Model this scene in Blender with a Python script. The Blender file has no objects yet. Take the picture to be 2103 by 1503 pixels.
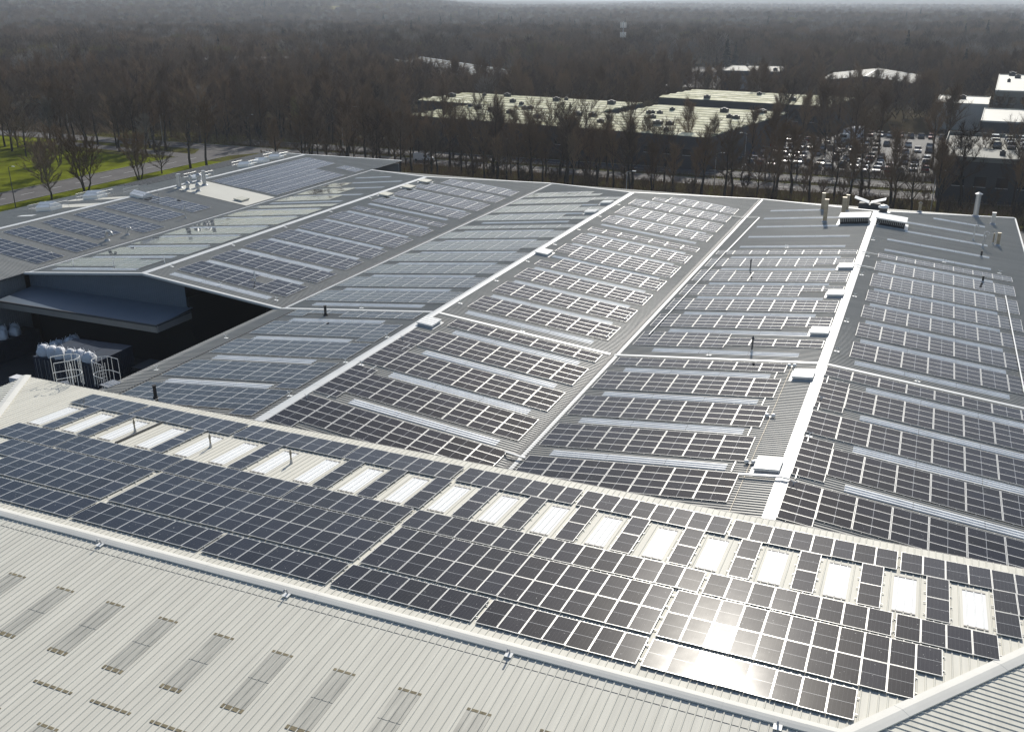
import bpy, math, random
from mathutils import Vector, Matrix, Quaternion, noise
R = random.Random(7)
D = bpy.data
SC = bpy.context.scene
COL = SC.collection
rad = math.radians

# ------------------------------------------------------------------ camera
CAM_Z = 39.6
PITCH, YAW = 0.36275, 0.40086
cam = D.cameras.new('camera'); cam.sensor_width = 36.0
cam.lens = 36.0 * 1990.84 / 2103.0
cam.clip_start = 0.5; cam.clip_end = 30000
cam_o = D.objects.new('camera', cam); COL.objects.link(cam_o)
cam_o.location = (0, 0, CAM_Z); cam_o.rotation_euler = (math.pi / 2 - PITCH, 0, YAW)
SC.camera = cam_o

# ------------------------------------------------------------------ sky, sun, exposure
SUN_EL, SUN_AZ = rad(33.8), rad(-8.0)          # azimuth from +Y towards +X
w = D.worlds.new('World'); SC.world = w; w.use_nodes = True
nt = w.node_tree; nt.nodes.clear()
sky = nt.nodes.new('ShaderNodeTexSky'); sky.sky_type = 'NISHITA'; sky.sun_disc = False
sky.sun_elevation = SUN_EL; sky.sun_rotation = SUN_AZ
sky.air_density = 1.0; sky.dust_density = 0.9; sky.ozone_density = 1.0
bg = nt.nodes.new('ShaderNodeBackground'); bg.inputs['Strength'].default_value = 0.09
wo = nt.nodes.new('ShaderNodeOutputWorld')
nt.links.new(sky.outputs[0], bg.inputs['Color']); nt.links.new(bg.outputs[0], wo.inputs['Surface'])
sl = D.lights.new('sun', 'SUN'); sl.energy = 4.2; sl.angle = rad(0.53); sl.color = (1.0, 0.95, 0.86)
so = D.objects.new('sun', sl); COL.objects.link(so)
sd = Vector((math.sin(SUN_AZ) * math.cos(SUN_EL), math.cos(SUN_AZ) * math.cos(SUN_EL), math.sin(SUN_EL)))
so.rotation_euler = (-sd).to_track_quat('-Z', 'Y').to_euler(); so.location = (0, 0, 300)
SC.view_settings.view_transform = 'Standard'; SC.view_settings.look = 'None'
SC.view_settings.gamma = 1.0; SC.view_settings.use_curve_mapping = False
SC.view_settings.exposure = 0.2
SC.render.engine = 'CYCLES'
SC.cycles.max_bounces = 6; SC.cycles.diffuse_bounces = 2; SC.cycles.glossy_bounces = 3
SC.cycles.transparent_max_bounces = 6; SC.cycles.volume_bounces = 0
SC.cycles.use_denoising = True; SC.cycles.use_adaptive_sampling = False
SC.cycles.sample_clamp_indirect = 4.0

# ------------------------------------------------------------------ materials
def M(name, col, rough=0.6, metal=0.0, spec=0.5, var=0.0, vscale=1.0, var2=None, streak=None, coat=0.0, coatr=0.03, bump=0.0, bscale=20.0):
    m = D.materials.new(name); m.use_nodes = True
    t = m.node_tree; b = t.nodes['Principled BSDF']
    b.inputs['Base Color'].default_value = (*col, 1); b.inputs['Roughness'].default_value = rough
    b.inputs['Metallic'].default_value = metal; b.inputs['Specular IOR Level'].default_value = spec
    b.inputs['Coat Weight'].default_value = coat; b.inputs['Coat Roughness'].default_value = coatr
    if var or streak or bump:
        tc = t.nodes.new('ShaderNodeTexCoord')
    if var or streak:
        n = t.nodes.new('ShaderNodeTexNoise'); n.inputs['Scale'].default_value = vscale; n.inputs['Detail'].default_value = 6
        n.inputs['Roughness'].default_value = 0.65
        if streak:
            mp = t.nodes.new('ShaderNodeMapping'); mp.inputs['Scale'].default_value = streak
            t.links.new(tc.outputs['Object'], mp.inputs['Vector']); t.links.new(mp.outputs[0], n.inputs['Vector'])
        else:
            t.links.new(tc.outputs['Object'], n.inputs['Vector'])
        r = t.nodes.new('ShaderNodeValToRGB')
        c2 = var2 if var2 else tuple(c * (1 - var) for c in col)
        r.color_ramp.elements[0].position = 0.3; r.color_ramp.elements[0].color = (*c2, 1)
        r.color_ramp.elements[1].position = 0.68; r.color_ramp.elements[1].color = (*[min(1, c * (1 + var * 0.5)) for c in col], 1)
        t.links.new(n.outputs['Fac'], r.inputs['Fac']); t.links.new(r.outputs['Color'], b.inputs['Base Color'])
    if bump:
        n2 = t.nodes.new('ShaderNodeTexNoise'); n2.inputs['Scale'].default_value = bscale; n2.inputs['Detail'].default_value = 5
        t.links.new(tc.outputs['Object'], n2.inputs['Vector'])
        bp = t.nodes.new('ShaderNodeBump'); bp.inputs['Strength'].default_value = bump
        t.links.new(n2.outputs['Fac'], bp.inputs['Height']); t.links.new(bp.outputs['Normal'], b.inputs['Normal'])
    return m

m_froof = M('cream_roof_sheet', (0.655, 0.635, 0.555), 0.6, spec=0.2, var=0.13, streak=(2.2, 0.14, 0.5), vscale=1.0)
m_fcap = M('cream_flashing', (0.66, 0.65, 0.60), 0.6, spec=0.25, var=0.06, vscale=0.8)
m_hroof = M('grey_roof_sheet', (0.39, 0.38, 0.345), 0.42, spec=0.2, var=0.14, streak=(0.12, 1.4, 0.5), vscale=0.7)
m_hroofl = M('grey_roof_sheet_cross', (0.39, 0.38, 0.345), 0.42, spec=0.2, var=0.12, vscale=0.25)
m_hcap = M('pale_ridge_flashing', (0.60, 0.61, 0.60), 0.38, var=0.07, vscale=0.6)
m_skyw = M('white_rooflight_sheet', (0.86, 0.86, 0.83), 0.22, var=0.04, vscale=0.8)
m_skyd = M('weathered_rooflight_sheet', (0.50, 0.485, 0.42), 0.4, var=0.3, streak=(3.0, 0.3, 1), vscale=1.5)
m_skyh = M('translucent_rooflight_sheet', (0.84, 0.85, 0.84), 0.3, var=0.14, vscale=0.8)
m_lap = M('grimy_lap_joint', (0.22, 0.185, 0.11), 0.8, var=0.5, vscale=5)
m_white = M('white_painted_metal', (0.82, 0.82, 0.79), 0.32, var=0.06, vscale=1.5)
m_cream = M('cream_vent_hood', (0.62, 0.60, 0.50), 0.45, var=0.08, vscale=1.5)
m_galv = M('galvanised_steel', (0.45, 0.46, 0.47), 0.4, metal=0.5, var=0.15, vscale=3)
m_dark = M('black_rubber', (0.02, 0.02, 0.022), 0.7)
m_gutter = M('dark_gutter', (0.06, 0.062, 0.065), 0.6)
m_rust = M('weathered_flue_steel', (0.33, 0.29, 0.22), 0.55, metal=0.3, var=0.35, vscale=2)
m_blue = M('blue_grey_cladding', (0.115, 0.145, 0.18), 0.5, var=0.08, vscale=0.6)
m_wall = M('grey_wall_cladding', (0.22, 0.23, 0.24), 0.55, var=0.1, vscale=0.5)
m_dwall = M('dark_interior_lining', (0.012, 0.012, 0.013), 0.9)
m_fascia = M('beige_fascia', (0.30, 0.28, 0.25), 0.6, var=0.1, vscale=0.8)
m_container = M('dark_blue_container_paint', (0.018, 0.028, 0.048), 0.55, var=0.3, vscale=1)
m_bag = M('white_woven_bag', (0.74, 0.75, 0.77), 0.75, var=0.1, vscale=3, bump=0.4, bscale=6)
m_frame = M('silver_panel_frame', (0.62, 0.62, 0.60), 0.35, metal=0.25)
m_backsheet = M('panel_white_backsheet', (0.42, 0.43, 0.43), 0.12, coat=1.0)
m_tarmac = M('tarmac', (0.055, 0.055, 0.057), 0.8, var=0.3, vscale=0.3)
m_road = M('worn_asphalt_road', (0.105, 0.10, 0.098), 0.85, spec=0.2, var=0.25, vscale=0.25)
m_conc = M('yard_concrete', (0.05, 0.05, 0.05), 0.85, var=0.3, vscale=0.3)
m_paint = M('white_road_paint', (0.62, 0.62, 0.6), 0.6)
m_grass = M('bright_mown_grass', (0.135, 0.155, 0.014), 1.0, spec=0.0, var=0.6, vscale=0.16, bump=0.5, bscale=3)
m_verge = M('rough_verge_grass', (0.085, 0.090, 0.022), 1.0, spec=0.0, var=0.5, vscale=0.2, var2=(0.05, 0.04, 0.025), bump=0.5, bscale=3)
m_ground = M('woodland_floor', (0.055, 0.045, 0.028), 1.0, spec=0.0, var=0.5, vscale=0.02, var2=(0.03, 0.026, 0.018))
m_bark = M('dark_bark', (0.045, 0.036, 0.027), 0.9, var=0.3, vscale=1)
def twig_mat(name, c0, c1):
    m = M(name, c0, 0.9, spec=0.1); t = m.node_tree; b = t.nodes['Principled BSDF']; oi = t.nodes.new('ShaderNodeObjectInfo'); mx = t.nodes.new('ShaderNodeMix'); mx.data_type = 'RGBA'
    mx.inputs[6].default_value = (*c0, 1); mx.inputs[7].default_value = (*c1, 1); t.links.new(oi.outputs['Random'], mx.inputs[0]); t.links.new(mx.outputs[2], b.inputs['Base Color']); return m
m_twig = [twig_mat('brown_twigs', (0.125, 0.078, 0.042), (0.27, 0.19, 0.118)), twig_mat('dark_grey_twigs', (0.078, 0.055, 0.038), (0.205, 0.15, 0.10)),
          twig_mat('pale_birch_twigs', (0.20, 0.175, 0.145), (0.33, 0.29, 0.24)), twig_mat('yellow_green_willow_twigs', (0.17, 0.135, 0.045), (0.24, 0.20, 0.075))]
m_con = M('dark_conifer_needles', (0.016, 0.024, 0.014), 0.9, spec=0.2)
m_mossroof = M('mossy_pale_roof', (0.70, 0.68, 0.50), 0.75, spec=0.15, var=0.45, vscale=0.22, var2=(0.24, 0.24, 0.09))
m_paleroof = M('pale_grey_roof', (0.24, 0.24, 0.21), 0.7, spec=0.2, var=0.15, vscale=0.1)
m_whiteroof = M('white_membrane_roof', (0.56, 0.55, 0.49), 0.6, spec=0.2, var=0.06, vscale=0.2)
m_brick = M('brown_brick_wall', (0.16, 0.10, 0.07), 0.85, var=0.2, vscale=0.4)
m_render = M('pale_render_wall', (0.52, 0.50, 0.45), 0.8, var=0.1, vscale=0.4)
m_tile = M('brown_roof_tiles', (0.13, 0.10, 0.085), 0.6, var=0.2, vscale=0.4)
m_win = M('window_glass', (0.02, 0.025, 0.03), 0.06, spec=0.6)
m_green = M('moss_green_flashing', (0.10, 0.11, 0.04), 0.8)
m_tyre = M('tyre_rubber', (0.015, 0.015, 0.016), 0.8)
CARCOL = [('silver', (0.45, 0.46, 0.47)), ('white', (0.72, 0.72, 0.71)), ('black', (0.012, 0.012, 0.014)), ('grey', (0.12, 0.125, 0.13)),
          ('red', (0.28, 0.02, 0.02)), ('blue', (0.03, 0.06, 0.18))]
m_car = {n: M(n + '_car_paint', c, 0.25, spec=0.6, coat=1.0, coatr=0.03) for n, c in CARCOL}
m_pipe = m_galv

def panel_glass(nm, c0r, c1r, bs):
    m = D.materials.new(nm); m.use_nodes = True
    t = m.node_tree; b = t.nodes['Principled BSDF']; N = t.nodes.new; L = t.links.new
    tc = N('ShaderNodeTexCoord'); oi = N('ShaderNodeObjectInfo')
    sx = N('ShaderNodeSeparateXYZ'); L(tc.outputs['Object'], sx.inputs[0])
    def line(sock, pitch, wd):
        a = N('ShaderNodeMath'); a.operation = 'PINGPONG'; L(sock, a.inputs[0]); a.inputs[1].default_value = pitch / 2
        c = N('ShaderNodeMath'); c.operation = 'LESS_THAN'; L(a.outputs[0], c.inputs[0]); c.inputs[1].default_value = wd
        return c.outputs[0]
    l1 = line(sx.outputs['Y'], 0.166, 0.0045); l2 = line(sx.outputs['X'], 0.083, 0.0015)
    mx = N('ShaderNodeMath'); mx.operation = 'MAXIMUM'; L(l1, mx.inputs[0])
    h = N('ShaderNodeMath'); h.operation = 'MULTIPLY'; L(l2, h.inputs[0]); h.inputs[1].default_value = 0.35; L(h.outputs[0], mx.inputs[1])
    # dust film and droppings, individual per panel
    ad = N('ShaderNodeVectorMath'); ad.operation = 'ADD'; L(tc.outputs['Object'], ad.inputs[0])
    cb = N('ShaderNodeCombineXYZ'); s1 = N('ShaderNodeMath'); s1.operation = 'MULTIPLY'; s1.inputs[1].default_value = 97.0
    L(oi.outputs['Random'], s1.inputs[0]); L(s1.outputs[0], cb.inputs[0]); L(s1.outputs[0], cb.inputs[1]); L(cb.outputs[0], ad.inputs[1])
    n = N('ShaderNodeTexNoise'); n.inputs['Scale'].default_value = 1.6; n.inputs['Detail'].default_value = 5; L(ad.outputs[0], n.inputs['Vector'])
    n3 = N('ShaderNodeTexNoise'); n3.inputs['Scale'].default_value = 11.0; n3.inputs['Detail'].default_value = 3; L(ad.outputs[0], n3.inputs['Vector'])
    sp = N('ShaderNodeMath'); sp.operation = 'GREATER_THAN'; sp.inputs[1].default_value = 0.735; L(n3.outputs['Fac'], sp.inputs[0])
    c1 = N('ShaderNodeMix'); c1.data_type = 'RGBA'; c1.inputs[6].default_value = (0.006, 0.007, 0.011, 1); c1.inputs[7].default_value = (0.06, 0.06, 0.065, 1)
    L(mx.outputs[0], c1.inputs[0])
    tn = N('ShaderNodeMix'); tn.data_type = 'RGBA'; tn.inputs[6].default_value = (0.004, 0.0045, 0.006, 1); tn.inputs[7].default_value = (0.011, 0.013, 0.021, 1); L(oi.outputs['Random'], tn.inputs[0]); L(tn.outputs[2], c1.inputs[6])
    c2 = N('ShaderNodeMix'); c2.data_type = 'RGBA'; c2.inputs[7].default_value = (0.16, 0.155, 0.135, 1)
    d0 = N('ShaderNodeMapRange'); d0.inputs[1].default_value = 0.35; d0.inputs[2].default_value = 0.8; d0.inputs[3].default_value = 0.0; d0.inputs[4].default_value = 0.04
    L(n.outputs['Fac'], d0.inputs[0]); L(d0.outputs[0], c2.inputs[0]); L(c1.outputs[2], c2.inputs[6])
    c3 = N('ShaderNodeMix'); c3.data_type = 'RGBA'; c3.inputs[7].default_value = (0.6, 0.6, 0.57, 1)
    L(sp.outputs[0], c3.inputs[0]); L(c2.outputs[2], c3.inputs[6])
    L(c3.outputs[2], b.inputs['Base Color'])
    b.inputs['Roughness'].default_value = 0.22; b.inputs['Specular IOR Level'].default_value = bs
    b.inputs['Coat Weight'].default_value = 1.0; b.inputs['Coat IOR'].default_value = 1.32
    cr = N('ShaderNodeMapRange'); cr.inputs[1].default_value = 0.3; cr.inputs[2].default_value = 0.75; cr.inputs[3].default_value = c0r; cr.inputs[4].default_value = c1r
    L(n.outputs['Fac'], cr.inputs[0]); L(cr.outputs[0], b.inputs['Coat Roughness'])
    return m
m_pv = panel_glass('photovoltaic_glass', 0.035, 0.075, 0.0); m_pvf = panel_glass('dusty_photovoltaic_glass', 0.066, 0.092, 0.035)

# ------------------------------------------------------------------ mesh helpers
def mesh_data(name, v, f, mats, mi=None, smooth=False):
    me = D.meshes.new(name); me.from_pydata([tuple(p) for p in v], [], f)
    for m in (mats if isinstance(mats, (list, tuple)) else [mats]): me.materials.append(m)
    if mi: me.polygons.foreach_set('material_index', mi)
    if smooth: me.polygons.foreach_set('use_smooth', [True] * len(me.polygons))
    me.update(); return me

def ob(name, me, parent=None, loc=None, mat=None):
    o = D.objects.new(name, me); COL.objects.link(o)
    if parent: o.parent = parent
    if mat is not None: o.matrix_basis = mat
    if loc is not None: o.location = loc
    return o

def tag(o, label=None, cat=None, group=None, kind=None):
    if label: o['label'] = label
    if cat: o['category'] = cat
    if group: o['group'] = group
    if kind: o['kind'] = kind
    return o

def thing(name, label, cat, loc=(0, 0, 0), group=None, mat=None):
    o = D.objects.new(name, None); COL.objects.link(o); o.empty_display_size = 0.5
    if mat is not None: o.matrix_basis = mat
    else: o.location = loc
    return tag(o, label, cat, group)

class B:                                        # collects simple solids into one mesh
    def __init__(s): s.v = []; s.f = []; s.mi = []
    def add(s, v, f, mi=0):
        k = len(s.v); s.v += [tuple(p) for p in v]; s.f += [tuple(i + k for i in q) for q in f]; s.mi += [mi] * len(f); return s
    def box(s, x0, x1, y0, y1, z0, z1, mi=0):
        return s.add([(x0, y0, z0), (x1, y0, z0), (x1, y1, z0), (x0, y1, z0), (x0, y0, z1), (x1, y0, z1), (x1, y1, z1), (x0, y1, z1)],
                     [(0, 3, 2, 1), (4, 5, 6, 7), (0, 1, 5, 4), (1, 2, 6, 5), (2, 3, 7, 6), (3, 0, 4, 7)], mi)
    def tube(s, p, q, r0, r1=None, n=8, mi=0, cap=True):
        r1 = r0 if r1 is None else r1; p = Vector(p); q = Vector(q); d = (q - p).normalized()
        a = d.orthogonal().normalized(); b = d.cross(a); v = []; f = []
        for c, r in ((p, r0), (q, r1)):
            for i in range(n):
                t = 2 * math.pi * i / n; v.append(c + a * (math.cos(t) * r) + b * (math.sin(t) * r))
        for i in range(n): j = (i + 1) % n; f.append((i, j, n + j, n + i))
        if cap: f.append(tuple(range(n - 1, -1, -1))); f.append(tuple(range(n, 2 * n)))
        return s.add(v, f, mi)
    def path(s, pts, r, n=8, mi=0):
        for a, b in zip(pts[:-1], pts[1:]): s.tube(a, b, r, r, n, mi)
        return s
    def lathe(s, prof, n=12, mi=0, at=(0, 0, 0)):
        v = []; f = []
        for r, z in prof:
            for i in range(n):
                t = 2 * math.pi * i / n; v.append((at[0] + r * math.cos(t), at[1] + r * math.sin(t), at[2] + z))
        for k in range(len(prof) - 1):
            for i in range(n):
                j = (i + 1) % n; f.append((k * n + i, k * n + j, k * n + n + j, k * n + n + i))
        f.append(tuple(range(n - 1, -1, -1))); f.append(tuple((len(prof) - 1) * n + i for i in range(n)))
        return s.add(v, f, mi)
    def beam(s, p, q, wd, th, up, mi=0):        # flat bar: wd across, from surface to th above
        p = Vector(p); q = Vector(q); d = (q - p).normalized(); up = Vector(up); a = d.cross(up).normalized() * (wd / 2); u = a.cross(d).normalized()
        if u.dot(up) < 0: u = -u
        u *= th
        v = [p - a, p + a, q + a, q - a, p - a + u, p + a + u, q + a + u, q - a + u]
        return s.add(v, [(0, 3, 2, 1), (4, 5, 6, 7), (0, 1, 5, 4), (1, 2, 6, 5), (2, 3, 7, 6), (3, 0, 4, 7)], mi)
    def data(s, name, mats, smooth=False): return mesh_data(name, s.v, s.f, mats, s.mi, smooth)
    def make(s, name, mats, parent=None, loc=None, mat=None, smooth=False): return ob(name, s.data(name, mats, smooth), parent, loc, mat)

def ribbed(O, ea, eb, n, a0, a1, b0, b1, pitch=0.3333, hgt=0.035, lift=0.0, topw=0.035, web=0.022, back=0.0):
    """trapezoidal roof sheet: ribs run along eb, repeat along ea; b0, b1 are functions of a"""
    v = []; f = []; prof = []
    k0 = math.floor(a0 / pitch); k = k0
    while k * pitch < a1:
        x = k * pitch; c = x + pitch - 0.0005
        for aa, hh in ((x + pitch * 0.5 - topw / 2 - web, 0), (x + pitch * 0.5 - topw / 2, hgt), (x + pitch * 0.5 + topw / 2, hgt), (x + pitch * 0.5 + topw / 2 + web, 0)):
            if a0 < aa < a1: prof.append((aa, hh))
        k += 1
    prof = [(a0, 0)] + prof + [(a1, 0)]
    for a, h in prof:
        for bb in (b0(a), b1(a)):
            v.append(O + ea * a + eb * bb + n * (h + lift))
    for i in range(len(prof) - 1):
        q = (2 * i, 2 * i + 2, 2 * i + 3, 2 * i + 1); f.append(q)
    fn = (v[2] - v[0]).cross(v[1] - v[0])
    if fn.dot(n) < 0: f = [tuple(reversed(q)) for q in f]
    return v, f

# ------------------------------------------------------------------ main hall geometry
VT, VG, VGV = 80.2, 147.65, 159.96
ZR, ZV = 10.91, 9.046
RX = {'R0': -112.3, 'R1': -78.63, 'R2': -42.04, 'R3': -5.68}
VX = {'E0': -129.7, 'V01': -96.9, 'V12': -60.39, 'V23': -24.03, 'E3': 13.12}
ZE = {'E0': 8.88, 'V01': ZV, 'V12': ZV, 'V23': ZV, 'E3': ZV}
SLP = {'S0l': ('R0', 'E0'), 'S0r': ('R0', 'V01'), 'S1l': ('R1', 'V01'), 'S1r': ('R1', 'V12'), 'S2l': ('R2', 'V12'), 'S2r': ('R2', 'V23'), 'S3l': ('R3', 'V23'), 'S3r': ('R3', 'E3')}
def slope(s):
    r, e = SLP[s]; P = Vector((RX[r], 0, ZR)); Q = Vector((VX[e], 0, ZE[e])); d = Q - P; L = d.length; d.normalize()
    n = Vector((-d.z, 0, d.x));
    if n.z < 0: n = -n
    return P, d, n, L
EY = Vector((0, 1, 0))
def onS(s, a, v, h=0.0):
    P, e, n, L = slope(s); return P + e * a + EY * v + n * h
hall = thing('factory_hall', 'huge low factory hall with four parallel grey ridged roofs covered in solar arrays', 'factory', (0, 0, 0))
R0E = 160.9; R0V = 172.0
def hipfun(vend, vval, L):
    return lambda v: max(0.0, (v - vend) / (vval - vend) * L)
for s, (r, e) in SLP.items():
    P, d, n, L = slope(s)
    if r == 'R0': v0, v1, ve, vv = 20.0, R0V, R0E, R0V
    elif r == 'R1': v0, v1, ve, vv = VT, VGV, VG, VGV
    else: v0, v1, ve, vv = 47.45, VGV, VG, VGV
    hf = hipfun(ve, vv, L)
    v, f = ribbed(P, EY, d, n, v0, v1, hf, lambda a, L=L: L, hgt=0.06, web=0.03, topw=0.045)
    ob('roof_slope', mesh_data('roof_slope', v, f, m_hroof), hall)
# overhanging eave strip of the near part, left of the yard edge
P, d, n, L = slope('S2l')
v, f = ribbed(P, EY, d, n, 47.45, VT - 0.05, lambda a: L + 0.004, lambda a: L + 0.75)
ob('roof_slope', mesh_data('roof_slope', v, f, m_hroof), hall)
# hip faces at the far end
for r, va, vb, ve, vv in (('R0', 'E0', 'V01', R0E, R0V), ('R1', 'V01', 'V12', VG, VGV), ('R2', 'V12', 'V23', VG, VGV), ('R3', 'V23', 'E3', VG, VGV)):
    dv = vv - ve; dz = (ZE[va] + ZE[vb]) / 2 - ZR
    eb = Vector((0, dv, dz)).normalized(); n = Vector((0, -dz, dv)).normalized(); Lb = math.hypot(dv, dz); X0 = RX[r]
    xa, xb = VX[va] - X0, VX[vb] - X0
    b0 = lambda a, xa=xa, xb=xb, Lb=Lb: Lb * (abs(a / xa) if a < 0 else abs(a / xb))
    v, f = ribbed(Vector((X0, ve, ZR)), Vector((1, 0, 0)), eb, n, xa, xb, b0, lambda a, Lb=Lb: Lb)
    ob('roof_hip', mesh_data('roof_hip', v, f, m_hroofl), hall)
    bb = B()
    for xx, zz in ((VX[va], ZE[va]), (VX[vb], ZE[vb])):
        bb.beam((X0, ve, ZR + 0.03), (xx, vv, zz + 0.03), 0.55, 0.06, (0, 0, 1))
    bb.make('hip_flashing', m_hcap, hall)
# ridge caps with joints
for r in RX:
    v0 = {'R0': 20, 'R1': VT - 0.15, 'R2': 47.45, 'R3': 47.45}[r]; v1 = R0E if r == 'R0' else VG
    bb = B(); x = RX[r]; y = v0; hw = 0.40; dz = hw * 0.1
    while y < v1:
        y2 = min(y + 3.0, v1); o = 0.004 if int(y / 3) % 2 else 0
        z = ZR + 0.075 + o
        bb.add([(x - hw, y, z - dz - 0.05), (x - hw, y, z - dz), (x, y, z), (x + hw, y, z - dz), (x + hw, y, z - dz - 0.05),
                (x - hw, y2, z - dz - 0.05), (x - hw, y2, z - dz), (x, y2, z), (x + hw, y2, z - dz), (x + hw, y2, z - dz - 0.05)],
               [(0, 5, 6, 1), (1, 6, 7, 2), (2, 7, 8, 3), (3, 8, 9, 4), (0, 1, 2, 3, 4), (9, 8, 7, 6, 5)])
        y = y2 + 0.006
    bb.make('ridge_cap', m_hcap, hall)
# valley gutters
for e, v0, v1 in (('V01', VT, VGV), ('V12', VT, VGV), ('V23', 47.45, VGV)):
    x = VX[e]; bb = B(); bb.box(x - 0.24, x + 0.24, v0, v1, ZV + 0.02, ZV + 0.042); bb.make('valley_gutter', m_gutter, hall)
    bb = B(); bb.box(x + 0.30, x + 0.62, v0, v1, ZV + 0.085, ZV + 0.10); bb.make('gutter_flashing', m_hcap, hall)
# step flashing between the old and the new part of the roof
bb = B()
for s in ('S2l', 'S2r', 'S3l', 'S3r'):
    P, d, n, L = slope(s); a = P + d * 0.42 + EY * VT + n * 0.04; b_ = P + d * (L - 0.2) + EY * VT + n * 0.04
    bb.beam(a, b_, 0.42, 0.05, n)
bb.make('step_flashing', m_hcap, hall)
# gable trim at the near end of the left roof and the walls of the yard
bb = B()
for s in ('S1l', 'S1r'):
    P, d, n, L = slope(s); bb.beam(P + EY * (VT + 0.02) - n * 0.16, P + d * (L + 0.05) + EY * (VT + 0.02) - n * 0.16, 0.36, 0.24, n)
bb.make('gable_trim', m_hcap, hall)
gz = lambda x: ZR - abs(x - RX['R1']) * 0.1012 - 0.2
def corr_wall(O, ea, a0, a1, z0, ztop, nrm, pitch=0.3):
    return ribbed(O, ea, Vector((0, 0, 1)), nrm, a0, a1, lambda a: z0, ztop, pitch, 0.03)
v, f = corr_wall(Vector((0, VT + 0.5, 0)), Vector((1, 0, 0)), VX['V01'], -73.4, 7.3, gz, Vector((0, -1, 0)))
ob('wall', mesh_data('wall', v, f, m_blue), hall)
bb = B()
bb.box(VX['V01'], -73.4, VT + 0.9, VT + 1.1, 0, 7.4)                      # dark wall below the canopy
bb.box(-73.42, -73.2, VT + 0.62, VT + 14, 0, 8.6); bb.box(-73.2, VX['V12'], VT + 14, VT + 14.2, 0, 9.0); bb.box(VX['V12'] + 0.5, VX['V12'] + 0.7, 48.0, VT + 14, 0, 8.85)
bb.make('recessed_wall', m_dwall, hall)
v, f = corr_wall(Vector((VX['V01'] - 0.7, 0, 0)), EY, 20, VT + 0.4, 0, lambda a: 8.86, Vector((1, 0, 0)))
ob('wall', mesh_data('wall', v, f, m_wall), hall)
bb = B(); bb.box(VX['V01'] - 0.05, VX['V01'] + 0.12, 20, VT - 0.3, ZV - 0.12, ZV + 0.02); bb.box(VX['V01'] - 0.62, VX['V01'] - 0.5, 72.2, 72.36, 0, ZV - 0.2)
bb.make('eave_gutter', m_gutter, hall)
bb = B(); bb.box(VX['V12'] - 0.78, VX['V12'] - 0.6, 47.5, VT - 0.1, ZV - 0.25, ZV - 0.1); bb.make('eave_gutter', m_gutter, hall)
bb = B(); Q = onS('S2l', 16.3, 0); bb.box(Q.x - 0.03, Q.x + 0.03, 50.5, VT - 0.6, Q.z + 0.05, Q.z + 0.10); bb.make('cable_run', m_gutter, hall)
bb = B(); bb.box(VX['E3'] - 0.05, VX['E3'] + 0.2, 47.5, VGV, ZV - 0.15, ZV + 0.03); bb.make('eave_gutter', m_hcap, hall)
bb = B(); bb.box(VX['V12'] + 0.9, VX['E3'] - 0.4, 47.6, 48.0, 0, 8.6); bb.box(VX['E3'] - 0.4, VX['E3'] - 0.1, 47.6, VGV - 0.4, 0, 8.8)
bb.box(VX['E0'] + 0.4, VX['E3'] - 0.4, VGV - 0.6, VGV - 0.4, 0, 8.6); bb.box(VX['E0'] + 0.2, VX['E0'] + 0.4, 21, R0V - 0.5, 0, 8.5); bb.box(VX['E0'] + 0.4, VX['V01'] - 0.4, R0V - 0.6, R0V - 0.4, 0, 8.6)
bb.make('wall', m_wall, hall)
# loading canopy over the yard doors
bb = B(); cx0, cx1 = -96.4, -72.9
bb.add([(cx0, VT + 0.86, 7.45), (cx1, VT + 0.86, 7.45), (cx1, 75.4, 7.05), (cx0, 75.4, 7.05), (cx0, VT + 0.86, 7.37), (cx1, VT + 0.86, 7.37), (cx1, 75.4, 6.97), (cx0, 75.4, 6.97)],
       [(3, 2, 1, 0), (4, 5, 6, 7), (0, 1, 5, 4), (1, 2, 6, 5), (2, 3, 7, 6), (3, 0, 4, 7)])
cn = bb.make('canopy_roof', m_blue, hall)
bb = B(); bb.box(cx0, cx1, 75.25, 75.36, 6.25, 6.9); bb.box(cx1 + 0.02, cx1 + 0.12, 75.3, VT + 0.4, 6.3, 7.0); bb.make('canopy_fascia', m_fascia, cn)
bb = B(); bb.box(cx0, cx1, 75.2, 75.37, 6.92, 7.1); bb.box(cx1 + 0.02, cx1 + 0.2, 75.3, VT + 0.4, 7.02, 7.2); bb.make('canopy_gutter', m_gutter, cn)

# rooflight strips of the hall
def rooflight(s, v, s0, s1, wd=1.0):
    P, d, n, L = slope(s); k = 3; st = (s1 - s0) / k
    for i in range(k):
        a, b_ = s0 + i * st, s0 + (i + 1) * st - 0.03
        vv, ff = ribbed(P, EY, d, n, v - wd / 2, v + wd / 2, lambda x: a, lambda x: b_, hgt=0.06, web=0.03, topw=0.045, lift=0.012 + 0.006 * (k - i))
        ob('rooflight', mesh_data('rooflight', vv, ff, m_skyh), hall)
FARV = [149.5, 143.5, 137.6, 130.9, 124.9, 118.75, 112.8, 106.0, 100.2, 94.1, 88.1, 82.15]
NEARV = [76.5, 70.55, 64.75, 58.6]
for s in ('S3r', 'S3l', 'S2r', 'S2l', 'S1r', 'S1l'):
    for i, v in enumerate(FARV):
        s0, s1 = (2.4, 14.55) if s == 'S3r' else ((2.2, 15.2) if s == 'S3l' else (2.4, 15.6))
        if i == 0: s0 = 7.7 if s[2] == 'r' else 8.0; s1 = min(s1, 15.2)
        elif i in (1, 2) and s in ('S3r', 'S3l'): s0 = 4.3
        rooflight(s, v, s0, s1)
for s in ('S3r', 'S3l', 'S2r', 'S2l'):
    for v in NEARV: rooflight(s, v, 3.75, 16.2 if s != 'S2l' else 14.5)

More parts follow.
